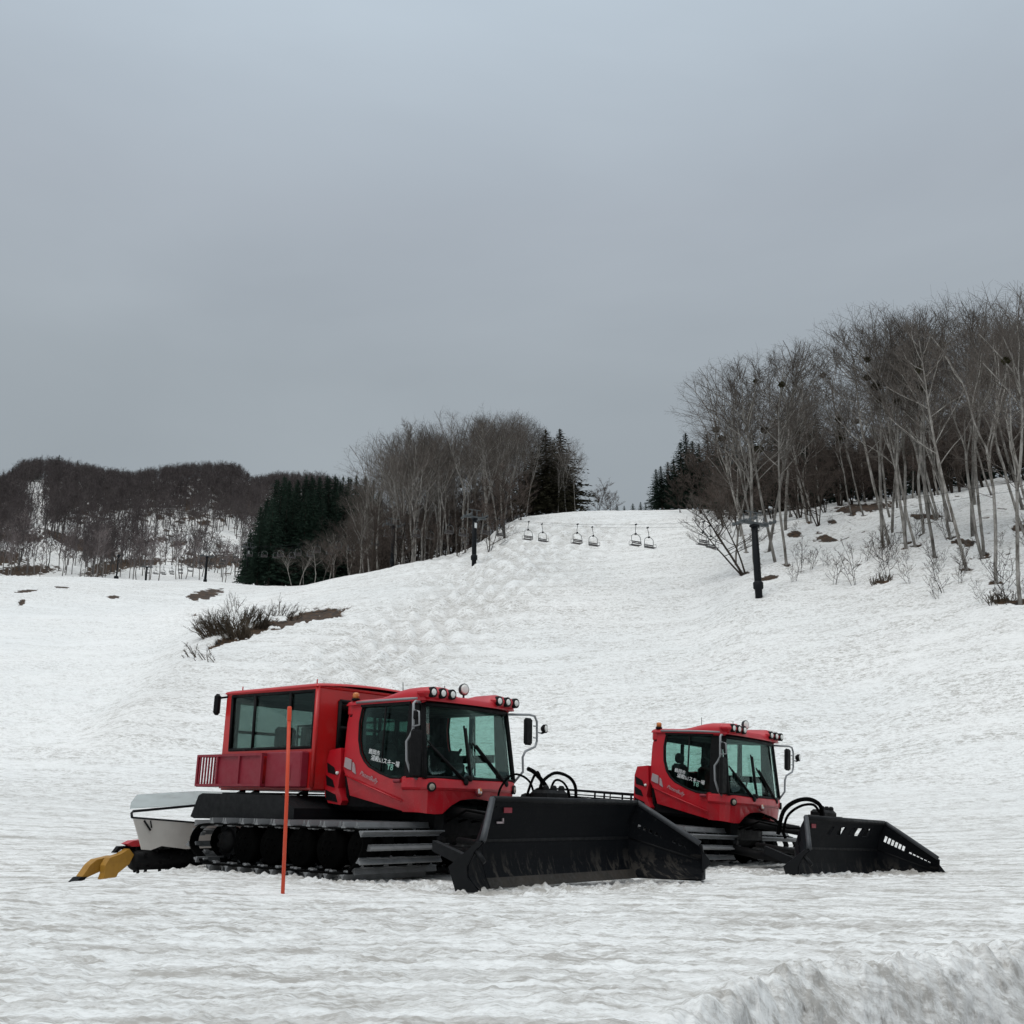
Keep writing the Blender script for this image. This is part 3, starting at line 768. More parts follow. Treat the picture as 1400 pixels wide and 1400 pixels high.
for k in range(11):
    px = 392 + 112*(k+random.random())/11; r = 188 + random.random()*12; a = float(col_az(px)); x, y = r*math.sin(a), r*math.cos(a)
    put_tree('bare_tree', BARE[k % 10], x, y, max(5, height_to(x, y, skyline([(392, 742), (440, 728), (480, 690), (505, 665)], px) + random.uniform(0, 22))), 20, 'low brown bare tree in front of the dense dark conifer grove', 'tree', 'bare trees in front of the conifer grove', sx=1.6)
for k, (px, r, top, lab) in enumerate([(748,172,585,'big brown-green conifer with the higher tip at the right of the middle wood'),(768,178,584,'big brown-green conifer closest to the piste gap'),(728,180,615,'brown-green conifer half hidden in the middle wood'),
        (758,170,630,'shorter brown-green conifer in front of the two big ones'),(782,186,640,'low brown-green conifer at the right foot of the big ones')]):
    a = float(col_az(px)); x, y = r*math.sin(a), r*math.cos(a)
    put_tree('conifer', CONB[k % 2], x, y, max(8, height_to(x, y, top)), 22, lab, 'conifer', 'brown-green conifers of the middle wood', sx=1.55)
for k, px in enumerate([846, 856, 868, 879, 886]):
    r = 215 + 6*k; a = float(col_az(px)); x, y = r*math.sin(a), r*math.cos(a)
    put_tree('conifer', CON[k % 4], x, y, max(3, height_to(x, y, [688, 690, 687, 685, 687][k])), 22, 'tiny far dark conifer on the crest in the gap above the piste', 'conifer', 'tiny conifers on the crest in the gap', sx=1.6)
# ---- dark conifer grove left of the middle wood
G_SKY = [(318,790),(328,748),(340,712),(360,668),(376,642),(395,640),(420,640),(455,642),(485,644),(505,652),(530,665)]
k = 0
for row_r, n in ((210, 13), (218, 16), (226, 18), (236, 18)):
    for i in range(n):
        px = 334 + (520-334)*(i+random.uniform(.2, .8))/n
        r = row_r + random.uniform(-4, 4); a = float(col_az(px)); x, y = r*math.sin(a), r*math.cos(a)
        h = max(6, height_to(x, y, skyline(G_SKY, px) + random.uniform(0, 16) + (22 if row_r < 215 else 6 if row_r < 222 else 0)))
        lab = ('dark green conifer in the front row of the dense grove' if row_r < 220 else 'dark green conifer behind the front row of the dense grove')
        put_tree('conifer', CON[k % 4], x, y, h, 22, lab, 'conifer', 'conifers of the dense dark grove', sx=1.1); k += 1
# ---- the wooded hill at the far left
L_SKY = [(-300,640),(0,652),(14,640),(24,630),(60,625),(85,628),(110,634),(150,641),(180,644),(220,638),(270,632),(305,631),(325,636),(345,652),(380,645),(420,645)]
hill_pts = []; tries = 0
while len(hill_pts) < 2600 and tries < 60000:
    tries += 1
    px = random.uniform(-90, 470); r = random.uniform(338, 625)
    a = float(col_az(px)); x, y = r*math.sin(a), r*math.cos(a); z = ground(x, y)
    qx, qy = px_of(x, y, z)
    if abs(qx - (47 + (qy-700)*.12 + 7*math.sin(qy*.16))) < 13 + 6*math.sin(qy*.31+1) and qy > 668 and random.random() < .93: continue           # the lift clearing
    dens = .42 + .58*float(1-sstep(690, 752, np.array(qy)))
    if qx > 200: dens *= .42 + .58*float(1-sstep(680, 728, np.array(qy)))
    if 60 < qx < 200 and qy > 700: dens *= .9
    if random.random() > dens: continue
    top = skyline(L_SKY, qx) + random.uniform(-1, 5)
    h = random.uniform(11, 17)
    if qy < 690: h = min(h, max(5, height_to(x, y, top)))
    hill_pts.append((r, x, y, h, qx))
hill_pts.sort()
for r, x, y, h, qx in hill_pts[:110]:
    z = ground(x, y); s = h/14
    o = obj('hill_tree', random.choice(HILLM), None, Matrix.Translation((x, y, z-.2)) @ Euler((0, 0, random.uniform(0, 6.28))).to_matrix().to_4x4() @ Matrix.Diagonal((s, s, s, 1)))
    tag(o, 'small pale trunked bare tree low on the far wooded hill', 'tree', 'trees low on the far hill')
VV = []; FF = []; MI = []; nb = 0
hv = []
for me in HILLM:
    v = np.zeros(len(me.vertices)*3, np.float32); me.vertices.foreach_get('co', v)
    f = np.zeros(len(me.loops), np.int32); me.loops.foreach_get('vertex_index', f)
    m = np.zeros(len(me.polygons), np.int32); me.polygons.foreach_get('material_index', m)
    hv.append((v.reshape(-1, 3), f.reshape(-1, 4), m))
for r, x, y, h, qx in hill_pts[110:]:
    v, f, m = random.choice(hv); a = random.uniform(0, 6.28); s = h/14
    w = np.stack([v[:, 0]*math.cos(a)-v[:, 1]*math.sin(a), v[:, 0]*math.sin(a)+v[:, 1]*math.cos(a), v[:, 2]], 1)*s + np.array([x, y, ground(x, y)-.2])
    VV.append(w); FF.append(f+nb); MI.append(m); nb += len(v)
o = obj('far_wood', np_mesh('far_wood', np.concatenate(VV), np.concatenate(FF), [M_['hill_bark'], M_['hill_twig']], np.concatenate(MI)))
tag(o, 'dense brown bare wood covering the top of the far left hill', 'woodland', None, 'stuff')
for k, (px, top) in enumerate([(16, 640), (23, 633), (30, 627), (36, 630), (44, 626), (52, 624), (78, 621), (104, 628), (12, 650)]):
    r = 575 + 4*k; a = float(col_az(px, 650)); x, y = r*math.sin(a), r*math.cos(a)
    put_tree('conifer', CON[k % 4], x, y, max(9, height_to(x, y, top)), 22, 'small dark conifer poking out of the bare wood on the far left hilltop', 'conifer', 'conifers on the far left hilltop', sx=1.25)

# melt rings round the trunks
for x, y in WELLS:
    a = math.atan2(x, y); r = math.hypot(x, y)
    i0, i1 = np.searchsorted(AZ, [a-.03, a+.03]); j0, j1 = np.searchsorted(RR, [r-3, r+3])
    d = np.hypot((X[i0:i1, j0:j1]-x), (Y[i0:i1, j0:j1]-y)*.8) + fbm(X[i0:i1, j0:j1]/.8, Y[i0:i1, j0:j1]/.8, 3)*.35
    q = random.uniform(.16, .46)
    SOIL[i0:i1, j0:j1] = np.maximum(SOIL[i0:i1, j0:j1], 1-sstep(q, q+.25, d))
    H[i0:i1, j0:j1] -= .22*(1-sstep(q*.5, q+.4, d))

# ------------------------------------------------------------------ snow ground
def snow_mat():
    m, nt, b, o = new_mat('spring_snow')
    L = nt.links
    geo = N(nt, 'ShaderNodeNewGeometry'); P = geo.outputs['Position']
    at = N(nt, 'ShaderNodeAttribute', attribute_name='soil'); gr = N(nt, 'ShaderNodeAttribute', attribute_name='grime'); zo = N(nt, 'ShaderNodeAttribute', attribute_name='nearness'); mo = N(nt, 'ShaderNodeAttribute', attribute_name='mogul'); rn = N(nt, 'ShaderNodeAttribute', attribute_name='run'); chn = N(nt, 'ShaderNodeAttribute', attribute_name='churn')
    def mapped(rot, sx, sy):
        mp = N(nt, 'ShaderNodeMapping'); mp.inputs['Rotation'].default_value = (0, 0, R(rot)); mp.inputs['Scale'].default_value = (sx, sy, 1)
        L.new(P, mp.inputs[0]); return mp.outputs[0]
    st = noise(nt, mapped(-25, .55, 1.35), 2.7, 11, .78, .7)          # wind and track streaks near the camera
    st3 = noise(nt, mapped(-47, .04, 1.7), 2.2, 9, .74, .35)         # long belt marks across the foreground
    st2 = noise(nt, mapped(-25, .6, 1.7), 10., 6, .75, .5)
    cup = noise(nt, mapped(35, .85, 1.1), 2.1, 9, .82, .4)            # melt cups on the slope
    cup2 = noise(nt, mapped(50, .9, 1.1), 5.5, 5, .78, .3)
    diag = noise(nt, mapped(62, .10, .55), .8, 6, .65, .5)            # old ski lines down the slope
    fine = noise(nt, P, 16., 6, .75)
    big = noise(nt, P, .05, 5, .6)
    lump = noise(nt, P, 2.3, 9, .75)
    clean = mixc(nt, ramp(nt, big, .35, 0., .65, 1.), (.79, .80, .795), (.885, .885, .875))
    nearf = math_(nt, 'MULTIPLY', ramp(nt, st, .50, 0., .60, 1.), .52)
    nearf = math_(nt, 'ADD', nearf, math_(nt, 'MULTIPLY', ramp(nt, st3, .49, 0., .59, 1.), .44))
    nearf = math_(nt, 'ADD', nearf, math_(nt, 'MULTIPLY', ramp(nt, st2, .48, 0., .60, 1.), .36))
    nearf = math_(nt, 'ADD', nearf, math_(nt, 'MULTIPLY', ramp(nt, lump, .50, 0., .64, 1.), .34))
    farf = math_(nt, 'ADD', math_(nt, 'MULTIPLY', ramp(nt, cup, .49, 0., .59, 1.), .56), math_(nt, 'MULTIPLY', ramp(nt, cup2, .49, 0., .58, 1.), .52))
    farf = math_(nt, 'ADD', math_(nt, 'MULTIPLY', farf, ramp(nt, diag, .36, .30, .56, 1.)), math_(nt, 'MULTIPLY', ramp(nt, big, .42, 0., .62, 1.), .06))
    farf = math_(nt, 'MULTIPLY', farf, math_(nt, 'SUBTRACT', 1., math_(nt, 'MULTIPLY', rn.outputs['Fac'], .45)))
    farf = math_(nt, 'ADD', farf, math_(nt, 'MULTIPLY', mo.outputs['Fac'], .30))  # adds the grey that shades the mogul troughs in colour
    fmix = N(nt, 'ShaderNodeMix'); L.new(zo.outputs['Fac'], fmix.inputs[0]); L.new(farf, fmix.inputs[2]); L.new(nearf, fmix.inputs[3])
    crumb = math_(nt, 'MULTIPLY', chn.outputs['Fac'], ramp(nt, lump, .42, 0., .60, .45))
    fmx = math_(nt, 'ADD', fmix.outputs[0], crumb)
    f = math_(nt, 'ADD', fmx, math_(nt, 'MULTIPLY', ramp(nt, fine, .5, 0., .68, 1.), .20))
    f = math_(nt, 'MINIMUM', f, .9)
    dirty = mixc(nt, lump, (.27, .25, .225), (.42, .40, .37))
    c = mixc(nt, f, clean, dirty)
    c = mixc(nt, math_(nt, 'MULTIPLY', gr.outputs['Fac'], ramp(nt, lump, .38, .25, .62, .9)), c, (.27, .27, .27))
    rag = math_(nt, 'ADD', math_(nt, 'MULTIPLY', math_(nt, 'SUBTRACT', lump, .5), 1.5), math_(nt, 'MULTIPLY', math_(nt, 'SUBTRACT', fine, .5), .8))
    so = math_(nt, 'ADD', at.outputs['Fac'], rag)
    so = math_(nt, 'MULTIPLY', ramp(nt, so, .36, 0., .62, 1.), ramp(nt, at.outputs['Fac'], .02, 0., .2, 1.))
    earth = mixc(nt, ramp(nt, noise(nt, P, 2.2, 7, .7), .4, 0., .62, 1.), (.010, .007, .005), (.085, .045, .020))
    c = mixc(nt, so, c, earth)
    L.new(c, b.inputs['Base Color'])
    b.inputs['Roughness'].default_value = .75; b.inputs['Specular IOR Level'].default_value = .25
    h = math_(nt, 'ADD', math_(nt, 'MULTIPLY', fine, .08), math_(nt, 'ADD', math_(nt, 'MULTIPLY', cup, .40), math_(nt, 'MULTIPLY', cup2, .14)))
    h = math_(nt, 'MULTIPLY', h, math_(nt, 'SUBTRACT', 1., math_(nt, 'MULTIPLY', zo.outputs['Fac'], .45)))
    bump(nt, b, h, .42, .18)
    return m
face = np.clip(4*drop*(1-drop), 0, 1)*(1-back) + .35*lump*(1-back)
clod = (np.abs(fbm(AA*8/.30, H/.22, 4, .6)) - .25)*.11*face
V = np.stack([X + clod*np.sin(AA), Y + clod*np.cos(AA), H], 2).reshape(-1, 3)
nA, nR = H.shape
ii, jj = np.meshgrid(np.arange(nA-1), np.arange(nR-1), indexing='ij')
q = (ii*nR + jj).ravel()
F = np.stack([q, q+1, q+nR+1, q+nR], 1)[:, ::-1]
me = np_mesh('snow_ground', V, F, [snow_mat()], smooth=True)
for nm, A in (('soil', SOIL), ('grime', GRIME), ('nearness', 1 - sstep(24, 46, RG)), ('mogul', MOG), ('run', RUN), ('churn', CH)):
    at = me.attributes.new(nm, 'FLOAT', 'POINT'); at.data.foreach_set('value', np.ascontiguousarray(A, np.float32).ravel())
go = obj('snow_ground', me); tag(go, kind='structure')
#%%PART2%%
# ------------------------------------------------------------------ snow groomers
def text_mesh(s, size, mat, M, shear=0., ext=.001):
    cu = bpy.data.curves.new('lettering', 'FONT'); cu.body = s; cu.size = size; cu.align_x = 'LEFT'; cu.extrude = ext; cu.shear = shear
    t = bpy.data.objects.new('tmp_lettering', cu); COL.objects.link(t)
    dg = bpy.context.evaluated_depsgraph_get()
    me = bpy.data.meshes.new_from_object(t.evaluated_get(dg))
    bpy.data.objects.remove(t); me.materials.clear(); me.materials.append(mat); me.transform(M)
    return me
def solid(o, t):
    m = o.modifiers.new('thickness', 'SOLIDIFY'); m.thickness = t; m.offset = 0; return o

def cab_y(z): return 1.13 - max(0, z - 1.43)*.062 - max(0, 1.43 - z)*.10
TRK = [(-1.97,.06),(1.02,.06),(1.32,.13),(1.50,.28),(1.60,.47),(1.56,.62),(1.40,.71),(.6,.715),(-1.6,.715),(-2.30,.70),(-2.52,.62),(-2.64,.46),(-2.60,.30),(-2.36,.16)]
def loop_sample(pts, n):
    P = [Vector((p[0], p[1])) for p in pts]
    k = len(P); dense = []
    for i in range(k):                                       # rounded by Catmull-Rom
        a, b, c, d = P[i-1], P[i], P[(i+1) % k], P[(i+2) % k]
        st = 12
        for j in range(st):
            t = j/st
            if (c-b).length > .8: dense.append(b.lerp(c, t))
            else: dense.append(.5*((2*b)+(c-a)*t+(2*a-5*b+4*c-d)*t*t+(3*b-a-3*c+d)*t**3))
    L = [0]
    for i in range(len(dense)): L.append(L[-1]+(dense[(i+1) % len(dense)]-dense[i]).length)
    out = []
    for q in range(n):
        s = L[-1]*q/n; i = max(0, int(np.searchsorted(L, s, side='right'))-1); i = min(i, len(dense)-1)
        a, b = dense[i], dense[(i+1) % len(dense)]
        out.append((a.lerp(b, (s-L[i])/max(L[i+1]-L[i], 1e-6)), (b-a).normalized()))
    return out

def make_track(root, side):
    belts = MB(); y0, y1 = .50, 2.2
    pts = loop_sample(TRK, 90)
    for a, b in ((2.0, 2.16), (1.55, 1.75), (1.05, 1.25), (.56, .74)):
        vs = []; n = len(pts)
        for p, t in pts:
            nrm = Vector((t.y, -t.x))
            for o_, yy in ((.0, a), (.0, b), (-.025, b), (-.025, a)):
                q = p + nrm*o_; vs.append((q.x, side*yy, q.y))
        fs = []
        for i in range(n):
            j = (i+1) % n
            for e in range(4):
                f = (e+1) % 4; fs.append((i*4+e, i*4+f, j*4+f, j*4+e))
        belts.add(vs, fs)
    tr = belts.build('track', M_['rubber'], root)
    g = MB()
    g.box((-.045, y0, -.004), (.045, y1, .016)); g.prism([(-.028, .014), (.028, .014), (.010, .085), (-.010, .085)], 'y', y0, y1)
    for yy in (.65, 1.15, 1.65, 2.08): g.box((-.035, yy-.05, -.05), (.035, yy+.05, -.003), ch=.01)
    gm = None
    for i, (p, t) in enumerate(loop_sample(TRK, 46)):
        st = (.0, -.10, -.03, -.13)[i % 4] + random.uniform(-.012, .012)
        ang = math.atan2(t.y, t.x)
        M = Matrix(((t.x, 0, t.y, p.x), (0, 1, 0, st if side > 0 else -2.7 - st), (t.y, 0, -t.x, p.y), (0, 0, 0, 1)))
        if gm is None: o = g.build('grouser', M_['alu'], tr); gm = o.data
        else: o = obj('grouser', gm, tr)
        o.matrix_local = M
    w = MB()
    prof = [(.10, -.14), (.16, -.14), (.20, -.10), (.28, -.11), (.31, -.07), (.315, 0), (.31, .07), (.28, .11), (.20, .10), (.16, .13), (.06, .15)]
    w.lathe(prof, (0, 0, 0), (0, 1, 0), 28)
    for k in range(6):
        a = k*math.pi/3; w.lathe([(.018, 0), (.018, .02)], (math.cos(a)*.11, .135*(1), math.sin(a)*.11), (0, 1, 0), 8)
    wm = None
    for x in (-1.72, -1.02, -.32, .38, 1.08):
        for yy in (1.62, .9):
            if wm is None: o = w.build('wheel', M_['rubber'], tr); wm = o.data
            else: o = obj('wheel', wm, tr)
            o.location = (x, side*yy, .385); o.rotation_euler = (0, 0, 0 if side > 0 else math.pi)
    s = MB()
    tp = []
    for k in range(36): a = 2*math.pi*k/36; rr = .30 if k % 3 else .24; tp.append((rr*math.cos(a), rr*math.sin(a)))
    for yy in (1.65, 1.15): s.prism(tp, 'y', side*yy-.03, side*yy+.03, Matrix.Translation((-2.25, 0, .42)))
    s.tube([(-2.25, side*.4, .42), (-2.25, side*1.65, .42)], .11, 14); s.lathe([(.2, 0), (.2, .1), (.12, .16)], (-2.25, side*1.6, .42), (0, side, 0))
    s.build('sprocket', M_['trim'], tr)

def make_groomer(name, M, label, cabin):
    root = empty(name, M); tag(root, label, 'snow groomer')
    # chassis between the tracks, track guards, engine deck
    b = MB()
    b.prism([(-2.5,.42),(-2.75,.7),(-2.7,1.16),(1.2,1.16),(1.55,.95),(1.6,.6),(1.2,.35)], 'y', -.46, .46)
    b.box((-.45, -1.02, .95), (1.15, 1.02, 1.22), ch=.06)
    b.box((1.0, -.62, .5), (1.62, .62, 1.05), ch=.1)
    for s_ in (-1, 1):
        b.box((-1.9, s_*.75-.3, .45), (.9, s_*.75+.3, .62), ch=.04)
        b.tube([(1.3, s_*.55, .55), (1.62, s_*.55, .5)], .1, 10)
    b.build('chassis', M_['trim'], root)
    for s_ in (-1, 1):
        g = MB()
        g.prism([(-3.13,.80),(-3.02,.77),(-.35,.80),(-.35,.97),(-.75,1.17),(-2.84,1.19),(-2.95,1.15)], 'y', *sorted((s_*.55, s_*1.86)))
        g.box((-2.5, s_*1.2-.5, 1.185), (-.9, s_*1.2+.5, 1.205), ch=.005)
        g.build('track_guard', M_['black'], root)
    for s_ in (-1, 1): make_track(root, s_)
    # cab: side panels with their openings
    outer = [(.08,2.70),(-.06,2.58),(-.10,2.33),(-.10,2.05),(-.10,1.84),(-.09,1.60),(.02,1.45),(.09,1.18),(.62,1.08),(1.29,.955),(1.42,1.10),(1.36,1.47)]
    inner = [(.24,2.61),(.215,2.50),(.19,2.33),(.215,2.05),(.29,1.84),(.39,1.72),(.51,1.63),(.78,1.525),(1.02,1.455),(1.20,1.44),(1.27,1.455),(1.31,1.47)]
    for s_ in (-1, 1):
        d = MB(); d.ring(outer, inner, lambda p, t: (p[0], s_*(cab_y(p[1]) - t), p[1]), .05, closed=False)
        d.tube([(-.02, s_*1.135, 1.50), (.5, s_*1.142, 1.335), (1.30, s_*1.135, 1.10)], .012, 6)
        do = d.build('door', M_['red'], root)
        h = MB(); h.box((1.12, s_*1.155-.03, 1.37), (1.27, s_*1.155+.03, 1.43), ch=.02); h.build('handle', M_['box_red'], do)
        gl = MB(); ip = inner + [(1.34, 2.0), (1.32, 2.62)]
        gl.prism(ip, 'y', -.006, .006)
        for i, v in enumerate(gl.v): gl.v[i] = (v[0], s_*(cab_y(v[2]) - .03) + v[1]*.5, v[2])
        gl.build('door_window', M_['glass'], do)
        fr = MB()
        fr.tube([(x_, s_*(cab_y(z_)-.006), z_) for x_, z_ in inner[:-1]], .018, 6); fr.tube([(.8, s_*1.075, 2.56), (.8, s_*1.12, 1.55)], .016, 6)
        fr.box((.22, s_*1.07-.02, 2.575), (1.35, s_*1.07+.02, 2.625))
        fr.build('window_frame', M_['trim'], do)
        p = MB()                                             # black corner pillar beside the windscreen
        p.ring([(1.30,2.62),(1.30,2.0),(1.32,1.46)], [(1.50,2.60),(1.56,2.0),(1.62,1.44)], lambda q, t: (q[0], s_*(cab_y(q[1]) - t - (q[0]-1.3)*.12), q[1]), .05, closed=False)
        p.build('corner_pillar', M_['trim'], root)
        r_ = MB()
        r_.tube([(.12, s_*1.10, 2.655), (1.0, s_*1.11, 2.66), (1.52, s_*1.09, 2.655)], .020, 7); r_.build('gutter_rail', M_['grey'], root)
        k = MB()                                             # louvred rear intake
        k.prism([(-.46,1.72),(-.40,1.90),(-.13,1.93),(-.10,1.55),(-.14,1.30),(-.02,1.10),(-.06,1.03),(-.36,1.06),(-.46,1.18)], 'y', *sorted((s_*.72, s_*1.16)))
        ko = k.build('air_intake', M_['red'], root)
        sl = MB()
        for z_, x0, x1 in ((1.60, -.44, -.20), (1.40, -.45, -.22), (1.17, -.44, -.13)):
            sl.prism([(x0, z_+.10), (x0+.03, z_-.06), (x1, z_-.10), (x1-.06, z_+.02)], 'y', *sorted((s_*1.10, s_*1.168)))
            sl.prism([(s_*1.13, z_+.09), (s_*1.13, z_-.06), (s_*.80, z_-.06), (s_*.80, z_+.09)], 'x', -.468, -.40)
        sl.build('louvre', M_['trim'], ko)
        li = MB(); li.lathe([(.03, 0), (.026, .03), (.01, .04)], (-.17, s_*1.16, 1.53), (0, s_, 0), 12); li.build('side_light', M_['lens'], ko)
    rw = MB()                                                # rear wall of the cab round its window
    rw.ring([(-1.06,2.66),(1.06,2.66),(1.10,1.5),(1.03,1.1),(-1.03,1.1),(-1.10,1.5)], [(-.84,2.46),(.84,2.46),(.84,1.92),(.80,1.86),(-.80,1.86),(-.84,1.92)], lambda p, t: (-.06+t, p[0], p[1]), .06)
    rw.box((-.057, -.04, 1.87), (-.012, .04, 2.455)); 
    rwo = rw.build('rear_wall', M_['trim'], root)
    g = MB(); g.box((-.036, -.85, 1.85), (-.028, .85, 2.47)); g.build('rear_window', M_['glass'], rwo)
    # roof with its two lamp pods
    def roof_z(x, y):
        e = min(1, (1.10 - abs(y))/.10); e = math.sqrt(max(0, 1-(1-e)**2))
        f = min(1, max(0, (1.68-x)/.10), max(0, (x+.13)/.10)); f = math.sqrt(max(0, 1-(1-min(1, f))**2))
        z = 2.615 + .085*min(e, f) + .035*(1-(y/1.1)**2)*f
        for c in (-.80, .80):
            a = max(0, 1-abs((y-c)/.40)**4); t = min(1, max(0, (x-.55)/.75)); t = t*t*(3-2*t)
            z += .135*a*t*e**.3*f
        return z
    ro = MB()
    us = [-.13, -.10, -.05, .05, .3, .5, .65, .8, .95, 1.1, 1.25, 1.4, 1.5, 1.57, 1.62, 1.66, 1.68]
    vs_ = [-1.10, -1.095, -1.08, -1.05, -1.02] + [-1 + 2*i/34 for i in range(1, 34)] + [1.02, 1.05, 1.08, 1.095, 1.10]
    ro.grid(lambda u, v: (u + (.10*(1-(v/1.1)**2) if u > 1.2 else 0)*min(1, (u-1.2)/.4 if u > 1.2 else 0), v, roof_z(u, v)), us, vs_)
    ro.box((-.10, -1.07, 2.585), (1.60, 1.07, 2.625), ch=.015)
    roo = ro.build('roof', M_['red'], root)
    for c in (-.80, .80):
        q = MB(); q.box((1.50, c-.36, 2.665), (1.78, c+.36, 2.815), ch=.06); po = q.build('lamp_pod', M_['red'], roo)
        for dy in (-.22, 0, .22):
            l = MB(); l.lathe([(.082, -.06), (.082, .006), (.066, .010)], (1.785, c+dy, 2.742), (1, 0, 0), 20, mat=0)
            l.lathe([(.056, .0), (.046, .016), (.02, .022)], (1.79, c+dy, 2.742), (1, 0, 0), 20, mat=1)
            l.build('roof_lamp', [M_['trim'], M_['lens']], po)
    q = MB(); q.tube([(1.45, .05, 2.73), (1.45, .05, 2.86)], .018, 8); q.lathe([(.05, -.06), (.09, -.03), (.10, .02), (.09, .03)], (1.45, .05, 2.90), (1, -.15, 0), 20)
    q.lathe([(.085, .031), (.06, .045)], (1.45, .05, 2.90), (1, -.15, 0), 20, mat=1); q.build('work_lamp', [M_['dark_grey'], M_['lens']], roo)
    q = MB(); q.tube([(1.40, -.33, 2.72), (1.38, -.34, 2.93)], .006, 5); q.tube([(.95, -.86, 2.80), (.94, -.86, 2.96)], .006, 5); q.build('antenna', M_['trim'], roo)
    for s_ in (-1, 1):
        q = MB(); q.lathe([(.07, 0), (.07, .03), (.06, .035)], (.02, s_*1.03, 2.70), (0, 0, 1), 16, mat=1); q.lathe([(.055, .03), (.055, .11), (.03, .13)], (.02, s_*1.03, 2.70), (0, 0, 1), 16)
        q.box((-.12, s_*1.03-.06, 2.44), (.02, s_*1.03+.06, 2.68), ch=.04, mat=2)
        q.build('beacon', [M_['amber'], M_['trim'], M_['red']], roo)
    # nose below the windscreen
    plan = [(1.30,-1.125),(1.42,-1.125),(1.56,-1.12),(1.66,-1.09),(1.735,-1.02),(1.775,-.90),(1.80,-.74),(1.815,-.55),(1.83,-.35),(1.84,-.15)]
    plan = plan + [(1.842, 0)] + [(x_, -y_) for x_, y_ in reversed(plan)]
    def low(i):
        y_ = abs(plan[i][1])
        return float(np.interp(y_, [0, .30, .52, .74, .95, 1.125], [1.16, 1.15, 1.07, .925, .915, .945]))
    rows = [(1.425, -.07), (1.44, -.015), (1.42, .015), (1.31, .035), (1.285, .02), (1.27, -.005), (None, -.05)]
    hv, hf = [], []
    n = len(plan)
    for z_, o_ in rows:
        for i, (x_, y_) in enumerate(plan):
            cx = .9; d_ = Vector((x_-cx, y_*.9)).normalized()
            zz = low(i) if z_ is None else (z_ if z_ > low(i)+.02 else low(i)+.02)
            if z_ is not None and i in (0, n-1): zz = max(zz, .97)
            hv.append((x_+d_.x*o_, y_+d_.y*o_, zz))
    for r_ in range(len(rows)-1):
        for i in range(n-1): hf.append((r_*n+i, r_*n+i+1, (r_+1)*n+i+1, (r_+1)*n+i))
    hm = MB(); hm.add(hv, hf, smooth=False)
    ho = solid(hm.build('hood', M_['red'], root), .02)
    for i, y_ in enumerate((-1.0, .98)):
        l = MB(); ax = Vector((1, .35*(-1 if y_ < 0 else 1), 0)); c_ = (1.80, y_, 1.315)
        l.lathe([(.072, -.03), (.072, .012), (.058, .015)], c_, ax, 20); l.lathe([(.055, 0), (.045, .02)], c_, ax, 20, mat=1)
        l.build('headlight', [M_['trim'], M_['dim_lens']], ho)
    e = MB(); e.lathe([(.085, -.02), (.085, .012)], (1.872, .02, 1.27), (1, 0, .1), 24); e.lathe([(.058, .012), (.05, .02)], (1.872, .02, 1.27), (1, 0, .1), 20, mat=1)
    e.box((1.889, -.03, 1.24), (1.899, .0, 1.31), mat=2); e.box((1.889, .02, 1.24), (1.899, .05, 1.27), mat=2)
    e.build('emblem', [M_['box_red'], M_['amber'], M_['white']], ho)
    # windscreen, wipers
    def ws(y_, z_):
        t = (z_-1.44)/1.14
        return (1.70 - .14*t + .13*(1-(y_/1.1)**2), y_*(1.10-.06*t)/1.10, z_)
    w = MB(); w.grid(lambda u, v: ws(u, v), [-1.06+2.12*i/16 for i in range(17)], [1.45+1.15*i/6 for i in range(7)])
    wo = solid(w.build('windscreen', M_['glass'], root), .008)
    f = MB()
    yy = [-1.06+2.12*i/16 for i in range(17)]
    f.tube([ws(y_, 2.575) for y_ in yy], .045, 6); f.tube([ws(y_, 1.455) for y_ in yy], .032, 6)
    for s_ in (-1, 1): f.tube([ws(s_*1.07, 1.45+1.14*i/6) for i in range(7)], .04, 6)
    f.build('windscreen_frame', M_['trim'], wo)
    def wip(a, b, off=.03): return [Vector(ws(*a)) + Vector((off, 0, 0)), Vector(ws(*b)) + Vector((off, 0, 0))]
    for base, tip, tops in (((-.30,1.40), (-.98,1.93), ((-1.02,2.0), (-.42,1.47))), ((.74,1.40), (-.02,1.98), ((-.08,2.02), (.58,1.48))), ((-.20,1.46), (-.25,2.24), ((-.26,2.28), (-.20,1.60)))):
        q = MB(); q.tube(wip(base, tip, .05), .022, 6); q.tube(wip(*tops, off=.025), .016, 6)
        q.lathe([(.05, -.03), (.05, .06), (.03, .07)], Vector(ws(*base)), (1, 0, .1), 12); q.build('wiper', M_['trim'], root)
